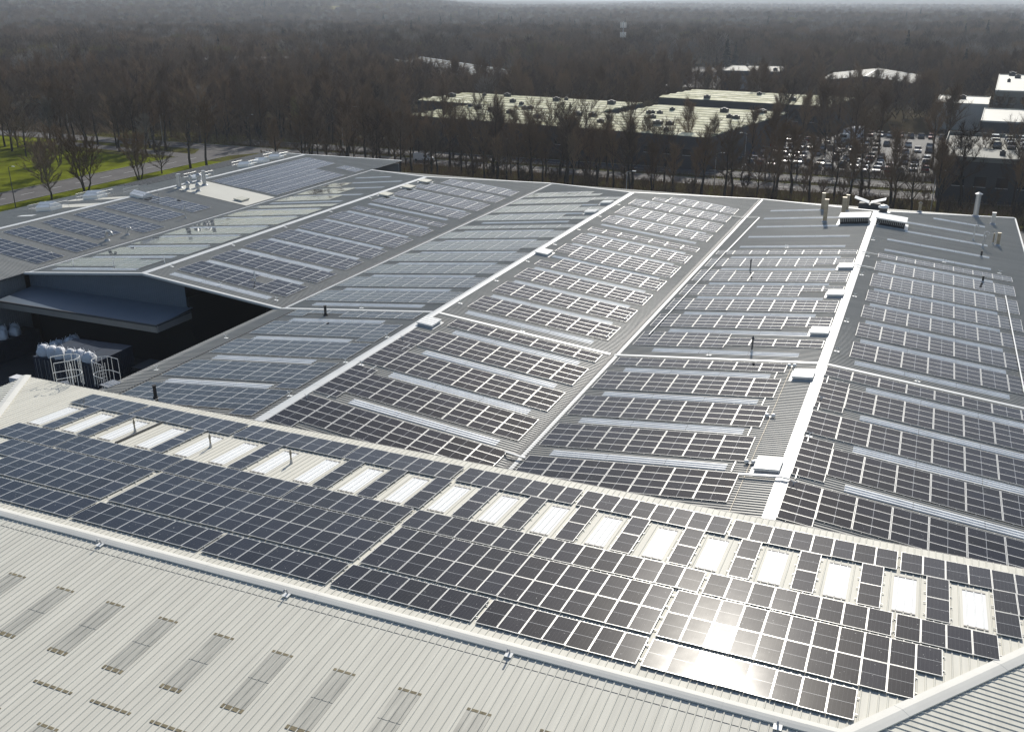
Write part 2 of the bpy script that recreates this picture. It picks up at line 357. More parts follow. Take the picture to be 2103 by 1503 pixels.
# ------------------------------------------------------------------ front building
FD, FZ, FS, FW = 30.79, 14.37, 0.0677, 17.1
fe = Vector((0, 1, -FS)).normalized(); fnr = Vector((0, FS, 1)).normalized()
ge = Vector((0, -1, -FS)).normalized(); gnr = Vector((0, -FS, 1)).normalized()
EX = Vector((1, 0, 0)); FO = Vector((0, FD, FZ))
AL, AR = -47.0, 0.2; HK = 0.74                        # ridge ends; run of the hips per metre of slope
front = thing('front_warehouse', 'cream ribbed hipped warehouse roof filling the foreground, half covered in solar panels', 'warehouse')
def fb0(a): return max(0.0, (AL - a) / HK, (a - AR) / HK)
v, f = ribbed(FO, EX, fe, fnr, AL - HK * FW, AR + HK * FW, fb0, lambda a: FW); ob('roof_slope', mesh_data('roof_slope', v, f, m_froof), front)
v, f = ribbed(FO, EX, ge, gnr, AL - HK * FW, AR + HK * FW, fb0, lambda a: FW); ob('roof_slope', mesh_data('roof_slope', v, f, m_froof), front)
for sg, A in ((1, AR), (-1, AL)):
    run = HK * FW; drop = FS * FW / math.hypot(1, FS); d = Vector((sg * run, 0, -drop)); Lh = d.length; d.normalize(); n = Vector((sg * drop, 0, run)).normalized()
    hw = FW / math.hypot(1, FS)
    v, f = ribbed(Vector((A, FD, FZ)), EY, d, n, -hw, hw, lambda a, Lh=Lh, hw=hw: Lh * abs(a) / hw, lambda a, Lh=Lh: Lh); ob('roof_hip', mesh_data('roof_hip', v, f, m_froof), front)
# ridge roll and hips
def rolled(p, q, n, wd, h, name, mat, parent, step=3.05):
    p = Vector(p); q = Vector(q); d = (q - p).normalized(); a = d.cross(n).normalized(); L = (q - p).length; bb = B(); t = 0; k = 0
    prof = [(-wd / 2, -0.03), (-wd / 2, 0.035), (-wd * 0.22, h * 0.75), (0, h), (wd * 0.22, h * 0.75), (wd / 2, 0.035), (wd / 2, -0.03)]
    while t < L - 0.01:
        t2 = min(t + step, L); o = 0.006 * (k % 2); vs = []
        for tt in (t, t2 + 0.0):
            for x, y in prof: vs.append(p + d * tt + a * x + n * (y + o))
        m_ = len(prof); bb.add(vs, [(i, i + 1, m_ + i + 1, m_ + i) for i in range(m_ - 1)] + [tuple(range(m_)), tuple(range(2 * m_ - 1, m_ - 1, -1))])
        t = t2; k += 1
    return bb.make(name, mat, parent)
UPZ = Vector((0, 0, 1))
rolled(FO + EX * AL + UPZ * 0.03, FO + EX * AR + UPZ * 0.03, UPZ, 0.62, 0.11, 'ridge_cap', m_fcap, front)
for sg, A in ((1, AR), (-1, AL)):
    for e_ in (fe, ge):
        rolled(FO + EX * A + UPZ * 0.035, FO + EX * (A + sg * HK * FW) + e_ * FW + UPZ * 0.035, UPZ, 0.72, 0.10, 'hip_cap', m_fcap, front)
ze = (FO + fe * FW).z; ye = (FO + fe * FW).y
bb = B(); bb.box(AL - HK * FW, AR + HK * FW, ye + 0.03, ye + 0.2, ze - 0.22, ze - 0.06); bb.make('eave_gutter', m_gutter, front)
bb = B(); bb.box(AL - HK * FW + 0.4, AR + HK * FW - 0.4, ye - 0.7, ye - 0.5, 0, ze - 0.15); bb.box(AL - HK * FW + 0.4, AL - HK * FW + 0.6, 15, ye - 0.7, 0, ze - 0.2)
bb.box(AR + HK * FW - 0.6, AR + HK * FW - 0.4, 15, ye - 0.7, 0, ze - 0.2); bb.make('wall', m_wall, front)
def flight(O, e_, n, a, wd, b0_, b1_, mat):
    v, f = ribbed(O, EX, e_, n, a, a + wd, lambda x: b0_, lambda x: b1_, lift=0.014); return ob('rooflight', mesh_data('rooflight', v, f, mat), front)
def lap(O, e_, n, a, wd, b_, dd=0.13):
    bb = B(); bb.beam(O + EX * a + e_ * b_ + n * 0.012, O + EX * (a + wd) + e_ * b_ + n * 0.004, dd, 0.012, n); bb.make('lap_joint', m_lap, front)
snap = lambda a: math.floor(a / 0.33333 + 0.5) * 0.33333 - 0.0
for k in range(-2, 18):
    a = snap(-1.65 - 2.937 * k)
    flight(FO, fe, fnr, a, 1.0, 10.2, 13.5, m_skyw)
    for q in (10.13, 13.55):
        bb = B(); bb.beam(FO + EX * a + fe * q + fnr * 0.01, FO + EX * (a + 1) + fe * q + fnr * 0.01, 0.1, 0.028, fnr); bb.make('lap_joint', m_fascia, front)
for k in range(-4, 12):
    a = snap(-34.21 + 2.977 * k)
    flight(FO, ge, gnr, a, 1.0, 3.8, 5.4, m_skyd); flight(FO, ge, gnr, a, 1.0, 5.43, 7.0, m_skyd)
    lap(FO, ge, gnr, a, 1.0, 3.74); lap(FO, ge, gnr, a, 1.0, 7.06, 0.2)
    lap(FO, ge, gnr, a + 3.98, 1.0 if k < 0 else 2.0, 8.74)
    flight(FO, ge, gnr, a + 6.0, 1.0, 10.5, 13.7, m_skyd); lap(FO, ge, gnr, a + 6.0, 1.0, 10.43)
# rooflight on the right hip
run = HK * FW; drop = FS * FW / math.hypot(1, FS); hd = Vector((run, 0, -drop)).normalized(); hn = Vector((drop, 0, run)).normalized()
v, f = ribbed(Vector((AR, FD, FZ)), EY, hd, hn, -1.0, 0.0, lambda a: 5.0, lambda a: 8.2, lift=0.014); ob('rooflight', mesh_data('rooflight', v, f, m_skyd), front)
bb = B(); bb.beam(Vector((AR, FD - 1.0, FZ)) + hd * 4.9 + hn * 0.012, Vector((AR, FD, FZ)) + hd * 4.9 + hn * 0.012, 0.2, 0.03, hn); bb.make('lap_joint', m_lap, front)
bb = B(); bb.beam(FO + EX * (-46) + ge * 0.88 + gnr * 0.002, FO + EX * 0.5 + ge * 0.88 + gnr * 0.002, 0.015, 0.012, gnr); bb.make('sheet_lap', m_gutter, front)

# ------------------------------------------------------------------ solar panels
def panel_mesh(name, L, W, ex, ey=0.026, mid=0.011, glass=None):
    th = 0.036; xs = [-L / 2, -L / 2 + ex, -mid, mid, L / 2 - ex, L / 2]; ys = [-W / 2, -W / 2 + ey, W / 2 - ey, W / 2]
    v = []; f = []; mi = []
    for y in ys:
        for x in xs: v.append((x, y, th))
    for j in range(3):
        for i in range(5):
            f.append((j * 6 + i, j * 6 + i + 1, j * 6 + 7 + i, j * 6 + 6 + i)); mi.append(0 if (j == 1 and i in (1, 3)) else (2 if (j == 1 and i == 2) else 1))
    k = len(v); v += [(-L / 2, -W / 2, 0), (L / 2, -W / 2, 0), (L / 2, W / 2, 0), (-L / 2, W / 2, 0)]
    f += [(k, k + 1, 5, 0), (k + 1, k + 2, 23, 5), (k + 2, k + 3, 18, 23), (k + 3, k, 0, 18), (k + 3, k + 2, k + 1, k)]; mi += [1] * 5
    return mesh_data(name, v, f, [glass or m_pv, m_frame, m_backsheet], mi)
PS, PV = 2.115, 1.045
pm_h = panel_mesh('solar_panel', 2.085, 1.025, 0.040)
pm_f = panel_mesh('solar_panel', 2.055, 1.010, 0.024, glass=m_pvf)
ORD = ['first', 'second', 'third', 'fourth', 'fifth', 'sixth', 'seventh', 'eighth', 'ninth', 'tenth', 'eleventh', 'twelfth', 'thirteenth', 'fourteenth', 'fifteenth', 'sixteenth', 'seventeenth', 'eighteenth', 'nineteenth']
NUM = ['no', 'one', 'two', 'three', 'four', 'five', 'six', 'seven', 'eight', 'nine', 'ten']
SNAME = {'S0r': 'far-left ridge, right slope', 'S1l': "second ridge's left slope", 'S1r': "second ridge's right slope",
         'S2l': "third ridge's left slope", 'S2r': "third ridge's right slope", 'S3l': "rightmost ridge's left slope", 'S3r': "rightmost ridge's right slope"}
NPAN = 0
def array_h(s, s0, cells, label, rowgap=0):
    """cells: list of (col0, ncols, v_top, nrows)"""
    global NPAN
    P, e, n, L = slope(s); y = n.cross(e)
    vt = max(c[2] for c in cells); O = P + e * s0 + EY * vt
    t = thing('solar_array', label, 'solar panels', mat=Matrix(((e.x, y.x, n.x, O.x), (e.y, y.y, n.y, O.y), (e.z, y.z, n.z, O.z), (0, 0, 0, 1))), group='solar arrays on the factory hall')
    sg = -1 if y.y > 0 else 1                        # towards the camera in local y
    rails = B()
    for c0, nc, v, nr in cells:
        off = (vt - v) * sg
        for i in range(nc):
            for j in range(nr):
                o = D.objects.new('solar_panel', pm_h); COL.objects.link(o); o.parent = t; NPAN += 1
                o.location = ((c0 + i + 0.5) * PS, off + sg * (j + 0.5) * PV, 0.085 + R.uniform(-0.003, 0.003))
                o.rotation_euler = (rad(R.gauss(0, 0.22)), rad(R.gauss(0, 0.22)), 0)
            for q in (0.27, 0.73):
                x = (c0 + i + q) * PS; ya, yb = sorted((off - sg * 0.10, off + sg * (nr * PV + 0.08)))
                rails.box(x - 0.02, x + 0.02, ya, yb, 0.04, 0.082)
                rails.box(x - 0.03, x + 0.03, min(off - sg * 0.05, off - sg * 0.09), max(off - sg * 0.05, off - sg * 0.09), 0.082, 0.13)
    rails.make('mounting_rails', m_frame, t)
    return t
def rows_label(i, nr, nc, s, extra=''):
    return '%s-row solar array, %s from the front on the %s' % (NUM[nr] if nr <= 10 else 'many', ORD[i], SNAME[s])
FR = [(87.4, 4), (93.4, 4), (99.45, 4), (105.3, 4), (112.25, 5), (118.15, 4), (122.4, 2), (130.4, 4), (137.5, 5), (143.5, 4), (149.4, 4)]
def do(s, lst):
    for i, (s0, cells) in enumerate(lst):
        nr = max(c[3] for c in cells); nc = sum(c[1] for c in cells)
        array_h(s, s0, cells, rows_label(i, nr, nc, s, ' of dark solar panels'))
do('S3r', [(0.38, [(0, 1, 57.6, 5), (1, 7, 57.6, 4)]), (0.38, [(0, 1, 64.75, 6), (1, 7, 63.8, 4)]), (0.38, [(0, 8, 69.65, 4)]), (0.38, [(0, 1, 76.7, 6), (1, 7, 75.65, 4)]), (0.38, [(0, 8, 79.55, 2)])]
   + [(1.86, [(0, 7, v, k)]) for v, k in FR[:7]])
do('S3l', [(2.72, [(0, 7, 57.7, 4)]), (2.72, [(0, 7, 63.75, 4)]), (2.72, [(0, 7, 69.75, 4)]), (2.72, [(0, 7, 75.7, 4)]), (2.72, [(0, 7, 79.5, 2)]),
           (0.5, [(4, 4, 87.4, 4), (0, 4, 86.2, 2)]), (0.5, [(2, 6, 93.4, 4), (0, 2, 93.4, 3)]), (0.5, [(0, 8, 99.4, 4)]), (0.5, [(2, 6, 105.15, 4), (0, 2, 105.15, 2)]),
           (0.5, [(6, 2, 112.25, 5), (0, 6, 111.2, 4)]), (0.5, [(2, 6, 118.1, 4), (0, 2, 118.05, 3)]), (0.5, [(0, 8, 122.4, 2)])])
do('S2r', [(0.45, [(0, 1, 57.65, 5), (1, 7, 57.65, 4)]), (0.45, [(0, 1, 64.7, 6), (1, 7, 63.8, 4)]), (0.45, [(0, 8, 69.7, 4)]), (0.45, [(0, 1, 74.7, 5), (1, 7, 75.65, 4)]), (0.45, [(1, 7, 79.55, 2)]),
           (1.85, [(0, 7, 87.5, 4)]), (1.85, [(0, 7, 93.5, 4)]), (1.85, [(0, 7, 99.5, 4)]), (1.85, [(0, 1, 103.4, 2), (1, 6, 105.5, 4)]), (1.85, [(0, 1, 112.3, 4), (1, 6, 112.3, 5)]),
           (1.85, [(0, 7, 118.2, 4)]), (1.85, [(0, 7, 122.4, 2)]), (1.85, [(0, 7, 130.4, 4)]), (1.85, [(0, 7, 137.5, 5)]), (1.85, [(0, 7, 143.4, 4)]), (1.85, [(1, 1, 147.0, 2), (2, 5, 149.3, 4)])])
do('S2l', [(1.1, [(0, 1, 57.9, 5), (1, 6, 57.8, 4)]), (1.1, [(0, 1, 64.6, 6), (1, 6, 63.7, 4)]), (1.1, [(0, 7, 69.85, 4)]), (1.1, [(0, 1, 75.6, 5), (1, 6, 75.7, 4)]), (1.1, [(0, 4, 79.65, 2), (4, 2, 79.65, 1), (6, 1, 79.65, 2)]),
           (0.45, [(0, 8, 87.4, 4)]), (0.45, [(0, 8, 93.4, 4)]), (0.45, [(0, 8, 99.4, 4)]), (0.45, [(0, 8, 105.4, 4)]), (0.45, [(1, 7, 112.3, 5), (0, 1, 112.3, 4)]), (0.45, [(0, 8, 118.3, 4)]), (0.45, [(0, 8, 122.4, 2)]),
           (0.45, [(2, 6, 130.4, 4), (0, 2, 128.3, 2)]), (0.45, [(2, 6, 137.5, 5), (0, 2, 135.4, 3)]), (0.45, [(2, 6, 143.5, 4), (0, 2, 143.5, 2)]), (0.45, [(3, 5, 149.4, 4), (2, 1, 147.3, 2)])])
do('S1r', [(2.0, [(0, 4, 87.5, 4), (4, 1, 85.41, 2), (5, 2, 87.5, 4)])] + [(2.0, [(0, 7, v, k)]) for v, k in FR[1:10]] + [(2.0, [(1, 6, 149.3, 4)])])
do('S1l', [(2.4, [(0, 2, 86.4, 4), (2, 5, 87.4, 4)])] + [(1.3, [(0, 7, v, k)]) for v, k in FR[1:7]] + [(1.3, [(2, 5, 130.4, 4)]), (1.3, [(3, 4, 137.5, 5)]), (1.3, [(5, 2, 143.5, 4)])])
do('S0r', [(1.65, [(0, 6, 87.4, 4)]), (1.65, [(0, 6, 93.5, 4)]), (1.65, [(0, 1, 98.9, 3), (1, 4, 99.4, 4)]), (1.65, [(0, 6, 105.4, 4)]), (1.65, [(0, 5, 112.3, 5)]), (1.65, [(0, 1, 117.0, 3), (1, 4, 118.0, 4)]),
           (2.0, [(0, 3, 159.0, 27), (3, 3, 152.2, 20), (4, 2, 159.0, 3)])])

FN = 'front warehouse roof'
def array_f(a0, b0_, nc, nr, label, group, skip=()):
    global NPAN
    O = FO + EX * a0 + fe * b0_
    t = thing('solar_array', label, 'solar panels', mat=Matrix(((1, 0, 0, O.x), (0, fe.y, fnr.y, O.y), (0, fe.z, fnr.z, O.z), (0, 0, 0, 1))), group=group)
    rails = B()
    for i in range(nc):
        for j in range(nr):
            if (i, j) in skip: continue
            o = D.objects.new('solar_panel', pm_f); COL.objects.link(o); o.parent = t; NPAN += 1
            o.location = ((i + 0.5) * 1.028, (j + 0.5) * 2.075, 0.085 + R.uniform(-0.003, 0.003))
            o.rotation_euler = (rad(R.gauss(0, 0.30)), rad(R.gauss(0, 0.30)), math.pi / 2)
    for j in range(nr):
        for q in (0.24, 0.76):
            y = (j + q) * 2.075; cols = [i for i in range(nc) if (i, j) not in skip]
            if cols: rails.box(cols[0] * 1.028 - 0.1, (cols[-1] + 1) * 1.028 + 0.1, y - 0.02, y + 0.02, 0.045, 0.083)
    for i in range(nc * 3):
        rails.box(i * 0.343 + 0.15, i * 0.343 + 0.19, nr * 2.075 - 0.01, nr * 2.075 + 0.05, 0.0, 0.115)
    rails.make('mounting_rails', m_frame, t)
ROWN = {1: 'row beside the front roof ridge', 2: 'broad two-deep band', 4: 'row just below the white rooflights', 7: 'row along the far eave'}
blk = {1: [(-7.85, 8), (-15.23, 7), (-22.6, 7), (-29.98, 7), (-38.38, 8), (-46.75, 8)],
       4: [(1.55, 4), (-6.82, 8), (-15.22, 8), (-22.6, 7), (-30.1, 7), (-38.4, 8), (-46.72, 8), (-51.97, 5)],
       7: [(1.55, 10), (-6.82, 8), (-15.2, 8), (-22.6, 7), (-30.1, 7), (-38.4, 8), (-46.8, 8), (-52.1, 5)]}
for r_, b_ in ((1, 0.99), (4, 7.66), (7, 14.03)):
    for i, (a0, nc) in enumerate(blk[r_]):
        array_f(a0, b_, nc, 1, 'black solar panel block, %s from the right, %s' % (ORD[i], ROWN[r_]), 'solar arrays on the front roof')
for i, (a0, nc, sk) in enumerate([(-7.85, 11, ((10, 0),)), (-22.45, 14, ()), (-38.2, 15, ()), (-50.0, 11, ((0, 0), (1, 0)))]):
    array_f(a0, 3.36, nc, 2, 'black solar panel block, %s from the right, %s' % (ORD[i], ROWN[2]), 'solar arrays on the front roof', sk)
j = 0
for k in range(-1, 18):
    if k in (11, 13, 15): continue
    array_f(-0.19 - 2.94 * k, 9.87, 1, 2, 'narrow two-panel column between white rooflights, %s from the right' % ORD[j], 'panel columns between the rooflights'); j += 1
array_f(5.62, 9.87, 4, 2, 'wide stepped block of panels right of the last white rooflight', 'panel columns between the rooflights', ((1, 0), (2, 0), (3, 0)))

# ------------------------------------------------------------------ things standing on the roofs
def slope_matrix(s, a, v, h=0.0):
    P, e, n, L = slope(s); O = onS(s, a, v, h); y = n.cross(e)
    return Matrix(((e.x, y.x, n.x, O.x), (e.y, y.y, n.y, O.y), (e.z, y.z, n.z, O.z), (0, 0, 0, 1)))
def smoke_vent(s, a, v, label, la=1.65, lv=2.0, mat=m_white, h=0.36):
    t = thing('roof_vent', label, 'roof vent', mat=slope_matrix(s, a, v), group='box vents beside the roof ridges')
    bb = B(); bb.box(-la / 2 - 0.22, la / 2 + 0.22, -lv / 2 - 0.18, lv / 2 + 0.18, 0.03, 0.06); bb.make('flashing_apron', m_hcap, t)
    bb = B(); bb.box(-la / 2 + 0.08, la / 2 - 0.08, -lv / 2 + 0.08, lv / 2 - 0.08, 0.05, h - 0.12); bb.make('upstand', m_galv, t)
    bb = B(); n = 8
    for i in range(n):
        y0 = -lv / 2 + lv * i / n; bb.box(-la / 2, la / 2, y0, y0 + lv / n - 0.03, h - 0.14, h + 0.02 * (i % 2))
    bb.make('lid', mat, t)
VENTS = [('S3l', 1.12, 113.6, 'white box vent on the rightmost ridge, farthest of its left-side row'), ('S3l', 1.1, 101.9, 'white box vent on the rightmost ridge, second farthest on its left side'),
         ('S3l', 1.17, 88.7, 'white box vent on the rightmost ridge, middle of its left-side row'), ('S3l', 1.12, 76.8, 'white box vent on the rightmost ridge near twin floodlights'),
         ('S3l', 1.1, 59.1, 'big white box vent on the rightmost ridge, nearest to the camera'),
         ('S2r', 0.9, 77.0, 'square white vent on the third ridge just before the step flashing'), ('S2r', 1.12, 106.4, 'pale vent on right side of the third ridge beyond the step'),
         ('S2l', 1.15, 138.3, 'white vent on left side of the third ridge, the farther of two'), ('S2l', 1.15, 131.1, 'white vent on left side of the third ridge, the nearer of two'),
         ('S1r', 1.85, 144.0, 'cream box vent on the second ridge, farthest of three'), ('S1r', 1.8, 138.3, 'cream box vent on the second ridge, middle of three'), ('S1r', 1.7, 131.2, 'cream box vent on the second ridge, nearest of three'),
         ('S0r', 12.6, 124.9, 'low pale hatch on the white patch of the far-left roof')]
for s, a, v, lb in VENTS: smoke_vent(s, a, v, lb, mat=m_cream if s in ('S1r', 'S0r') else m_white)

def flue(s, a, v, h, r, label, style='round', mat=None, name='flue_pipe'):
    if s == 'F': base = FO + EX * a + fe * v
    else:
        base = onS(s, a, v)
        if v > VG and s != 'S0r': base.z -= max(0, (v - VG) - abs(a) * 0.66) * 0.06
    t = thing(name, label, 'flue', base - Vector((0, 0, 0.05)), group='flue pipes and cowls on the roofs')
    mat = mat or m_galv
    bb = B()
    if style == 'square': bb.box(-r, r, -r, r, 0, h)
    else: bb.lathe([(r, 0), (r, h)], 12)
    bb.make('pipe', mat, t)
    bb = B(); bb.lathe([(r * 1.9, 0.03), (r * 1.8, 0.12), (r * 1.15, 0.32)], 10); bb.make('base_collar', m_galv if style != 'black' else m_dark, t)
    bb = B()
    if style == 'capped': bb.lathe([(r * 0.3, h), (r * 1.5, h + 0.04), (r * 1.5, h + 0.12), (0.02, h + 0.38)], 12)
    elif style == 'mushroom': bb.lathe([(r * 1.0, h - 0.1), (r * 1.7, h), (r * 1.6, h + 0.3), (r * 0.8, h + 0.55), (0.02, h + 0.62)], 14)
    elif style == 'hook':
        pts = [(0, 0, h)] + [(r * 2.2 - r * 2.2 * math.cos(q * math.pi / 6), 0, h + r * 2.2 * math.sin(q * math.pi / 6)) for q in range(1, 7)]
        bb.path(pts, r * 0.9, 8)
    elif style == 'square': bb.box(-r * 1.12, r * 1.12, -r * 1.12, r * 1.12, h, h + 0.08)
    else: bb.lathe([(r * 1.15, h - 0.02), (r * 1.15, h + 0.1)], 12)
    bb.make('cap', mat, t)
FL = [('S3l', 7.61, 149.0, 2.6, .24, 'square', m_rust, 'weathered square flue left of the rightmost ridge, farthest left'), ('S3l', 6.35, 140.3, 3.2, .25, 'square', m_rust, 'tall weathered square flue left of the rightmost ridge, nearest one'),
      ('S3l', 4.29, 144.4, 2.7, .27, 'square', m_rust, 'weathered flue right behind the left ridge ventilator'), ('S3l', 4.12, 148.0, 2.4, .22, 'square', m_rust, 'pale weathered flue behind the left ridge ventilator, farther one'),
      ('S3l', 11.68, 112.4, 1.1, .075, 'capped', m_gutter, 'thin dark pipe standing among arrays, farther one left of rightmost ridge'), ('S3l', 6.28, 82.5, 1.25, .085, 'capped', m_gutter, 'thin dark pipe with pale cap on the bare strip left of rightmost ridge'),
      ('S3r', 13.4, 156.0, 3.3, .36, 'capped', m_galv, 'thick pale flue with conical cap near the far right corner'), ('S3r', 15.63, 152.4, 1.7, .24, 'square', m_galv, 'short square flue near the far right corner of the roof'),
      ('S3r', 12.81, 139.3, 1.9, .10, 'hook', m_galv, 'slim hooked flue on the right slope, farther of two'), ('S3r', 13.86, 135.9, 1.9, .11, 'hook', m_galv, 'slim hooked flue on the right slope, nearer of two'),
      ('S3r', 15.76, 138.7, 1.7, .2, 'square', m_rust, 'stubby rusty square flue on the right slope near the eave'), ('S3r', 15.2, 139.2, 1.4, .09, 'round', m_rust, 'thin rusty pipe beside the stubby square flue'),
      ('S3r', 13.55, 130.2, .8, .11, 'round', m_dark, 'short black pipe on the bare right slope'), ('S3r', 13.4, 117.7, .75, .11, 'round', m_dark, 'short black pipe among the panels of the right slope'),
      ('S3r', 5.73, 152.6, 1.3, .2, 'capped', m_rust, 'small capped flue at the far end right of the ridge'),
      ('S2l', 11.43, 78.1, 1.05, .13, 'black', m_dark, 'black pipe in the gap of a panel row left of the third ridge'), ('S2l', 12.0, 54.6, 1.15, .14, 'black', m_dark, 'black pipe standing by the eave close to the front warehouse'),
      ('S0r', 13.3, 95.6, .9, .22, 'hook', m_galv, 'silver gooseneck cowl by the far-left valley, nearer one'), ('S0r', 13.3, 99.3, .8, .16, 'hook', m_galv, 'silver gooseneck cowl by the far-left valley, farther one'),
      ('S0r', 13.3, 111.0, 1.7, .09, 'round', m_galv, 'thin silver pipe by the valley of the far-left roof'), ('S0r', 1.5, 123.6, 2.3, .3, 'round', m_galv, 'tall silver flue on the white roof patch, nearer left'),
      ('S0r', .5, 124.3, 1.8, .16, 'round', m_galv, 'slim silver flue at the left edge of the white patch'), ('S0r', 2.78, 124.0, .8, .26, 'mushroom', m_galv, 'domed silver cowl on the white patch, left one in front'),
      ('S0r', 4.62, 124.3, .8, .26, 'mushroom', m_galv, 'domed silver cowl on the white patch, right one in front'), ('S0r', 2.85, 128.0, 2.4, .3, 'round', m_galv, 'tall silver flue at the back of the white patch'),
      ('S0r', .7, 129.2, .9, .28, 'mushroom', m_galv, 'domed silver cowl at back of the white patch beside railing'), ('S0r', .3, 127.6, .8, .2, 'mushroom', m_galv, 'small domed cowl by the ridge of the far-left roof'),
      ('S1r', 10.9, 85.8, .9, .07, 'capped', m_white, 'thin white pipe in the missing panel of the nearest array'), ('S1l', 13.6, 83.2, .8, .05, 'round', m_white, 'thin white pipe near the gable, leftmost of three'),
      ('S1l', 7.0, 83.0, .9, .06, 'round', m_white, 'thin white pipe near the gable, middle of three'), ('S1l', .8, 84.6, .9, .06, 'round', m_white, 'thin white pipe near the gable beside the ridge'),
      ('F', -44.36, 11.96, .62, .05, 'capped', m_rust, 'small capped pipe between white rooflights, leftmost of three'), ('F', -38.43, 12.05, .62, .05, 'capped', m_rust, 'small capped pipe between white rooflights, middle of three'),
      ('F', -32.53, 12.14, .62, .05, 'capped', m_rust, 'small capped pipe between white rooflights, rightmost of three')]
for s, a, v, h, r, st, mt, lb in FL: flue(s, a, v, h, r, lb, st, mt)

def ridge_ventilator(s, label):
    t = thing('ridge_ventilator', label, 'ventilator', mat=slope_matrix(s, 2.3, 140.0), group='louvred ventilators on the rightmost ridge')
    sg = -1 if s[2] == 'r' else 1                     # camera side in local y
    bb = B(); bb.box(-1.85, 1.85, -1.4, 1.4, 0.0, .85); bb.make('casing', m_galv, t)
    bb = B(); bb.box(-2.0, 2.0, -1.7, 1.7, .9, 1.06); bb.make('lid', m_white, t)
    bb = B(); y0, y1 = sorted((sg * 1.42, sg * 1.47)); bb.box(-1.85, 1.85, y0, y1, 0.05, 0.84); bb.make('louvre_back', m_dark, t)
    for i in range(16):
        bb = B(); x = -1.8 + i * 0.24; y0, y1 = sorted((sg * 1.47, sg * 1.62)); bb.box(x, x + 0.05, y0, y1, 0.4, .86); bb.make('louvre_blade', m_galv, t)
    bb = B(); bb.box(-2.3, 2.3, -1.9, 1.9, 0.03, 0.07); bb.make('flashing_apron', m_hcap, t)
ridge_ventilator('S3l', 'white-topped louvred ventilator on the left side of the rightmost ridge'); ridge_ventilator('S3r', 'white-topped louvred ventilator on the right side of the rightmost ridge')
t = thing('open_smoke_hatch', 'dark hatch with two raised white flaps at the far ridge end', 'roof vent', (RX['R3'] - 1.3, 153.5, 10.5))
bb = B(); bb.box(-1.5, 1.5, -1, 1, -0.4, 0.35); bb.make('curb', m_gutter, t)
for sg in (-1, 1):
    bb = B(); bb.add([(sg * 0.1, -1, 0.5), (sg * 2.2, -1, 1.15), (sg * 2.2, 1, 1.15), (sg * 0.1, 1, 0.5), (sg * 0.1, -1, 0.58), (sg * 2.2, -1, 1.23), (sg * 2.2, 1, 1.23), (sg * 0.1, 1, 0.58)],
        [(0, 3, 2, 1), (4, 5, 6, 7), (0, 1, 5, 4), (1, 2, 6, 5), (2, 3, 7, 6), (3, 0, 4, 7)]); bb.make('flap', m_white, t)
t = thing('turbine_vent', 'squat round ventilator with pale cap on the rightmost ridge end', 'roof vent', (RX['R3'] + 0.9, 147.9, 10.75))
bb = B(); bb.lathe([(1.0, 0), (1.0, 0.12)], 20); bb.make('base', m_white, t)
bb = B(); bb.lathe([(0.55, 0.12), (0.55, 0.75)], 20); bb.make('drum', m_gutter, t)
bb = B(); bb.lathe([(0.72, 0.72), (0.75, 0.85), (0.45, 1.1), (0.05, 1.18)], 20); bb.make('cap', m_white, t)
# glazed lantern with railing on the far-left roof and boxes on its far slope
def lantern(s, a, v, label, l=2.6, wd=2.0, h=0.9, rail=True):
    t = thing('roof_lantern', label, 'rooflight', mat=slope_matrix(s, a, v)); bb = B()
    x, y = l / 2, wd / 2
    bb.box(-x, x, -y, y, 0, h * 0.5); bb.make('curb', m_white, t)
    bb = B(); bb.add([(-x, -y, h * 0.5), (x, -y, h * 0.5), (x, y, h * 0.5), (-x, y, h * 0.5), (-x, 0, h), (x, 0, h)], [(0, 1, 5, 4), (2, 3, 4, 5), (1, 2, 5), (3, 0, 4)]); bb.make('glazing', m_skyh, t)
    if rail:
        bb = B(); z = 1.1
        for px, py in ((-x - .7, -y - .6), (x + .7, -y - .6), (x + .7, y + .6), (-x - .7, y + .6)): bb.tube((px, py, 0), (px, py, z), 0.03, n=6)
        for zz in (0.6, z):
            q = [(-x - .7, -y - .6, zz), (x + .7, -y - .6, zz), (x + .7, y + .6, zz), (-x - .7, y + .6, zz), (-x - .7, -y - .6, zz)]; bb.path(q, 0.025, 6)
        bb.make('guard_rail', m_galv, t)
lantern('S0r', 1.0, 115.4, 'railed roof lantern astride the far-left ridge, nearest one')
lantern('S0l', 6.5, 104.5, 'pale box lantern on the far-left outer slope, nearest the camera', 3.0, 2.2, 1.3); lantern('S0l', 7.5, 114.5, 'pale box lantern on the far-left outer slope, middle one', 3.0, 2.2, 1.3)
lantern('S0l', 1.6, 132.0, 'white-topped box on the far-left ridge behind the flues', 2.2, 2.2, 0.8)
for k, lb in ((0, 'nearest'), (1, 'middle'), (2, 'farthest')): lantern('S0l', 2.6 + k * 0.4, 146.0 + k * 5.2, 'small lidded box by the far-left ridge, %s of three' % lb, 2.4, 1.8, 1.0, k != 1)
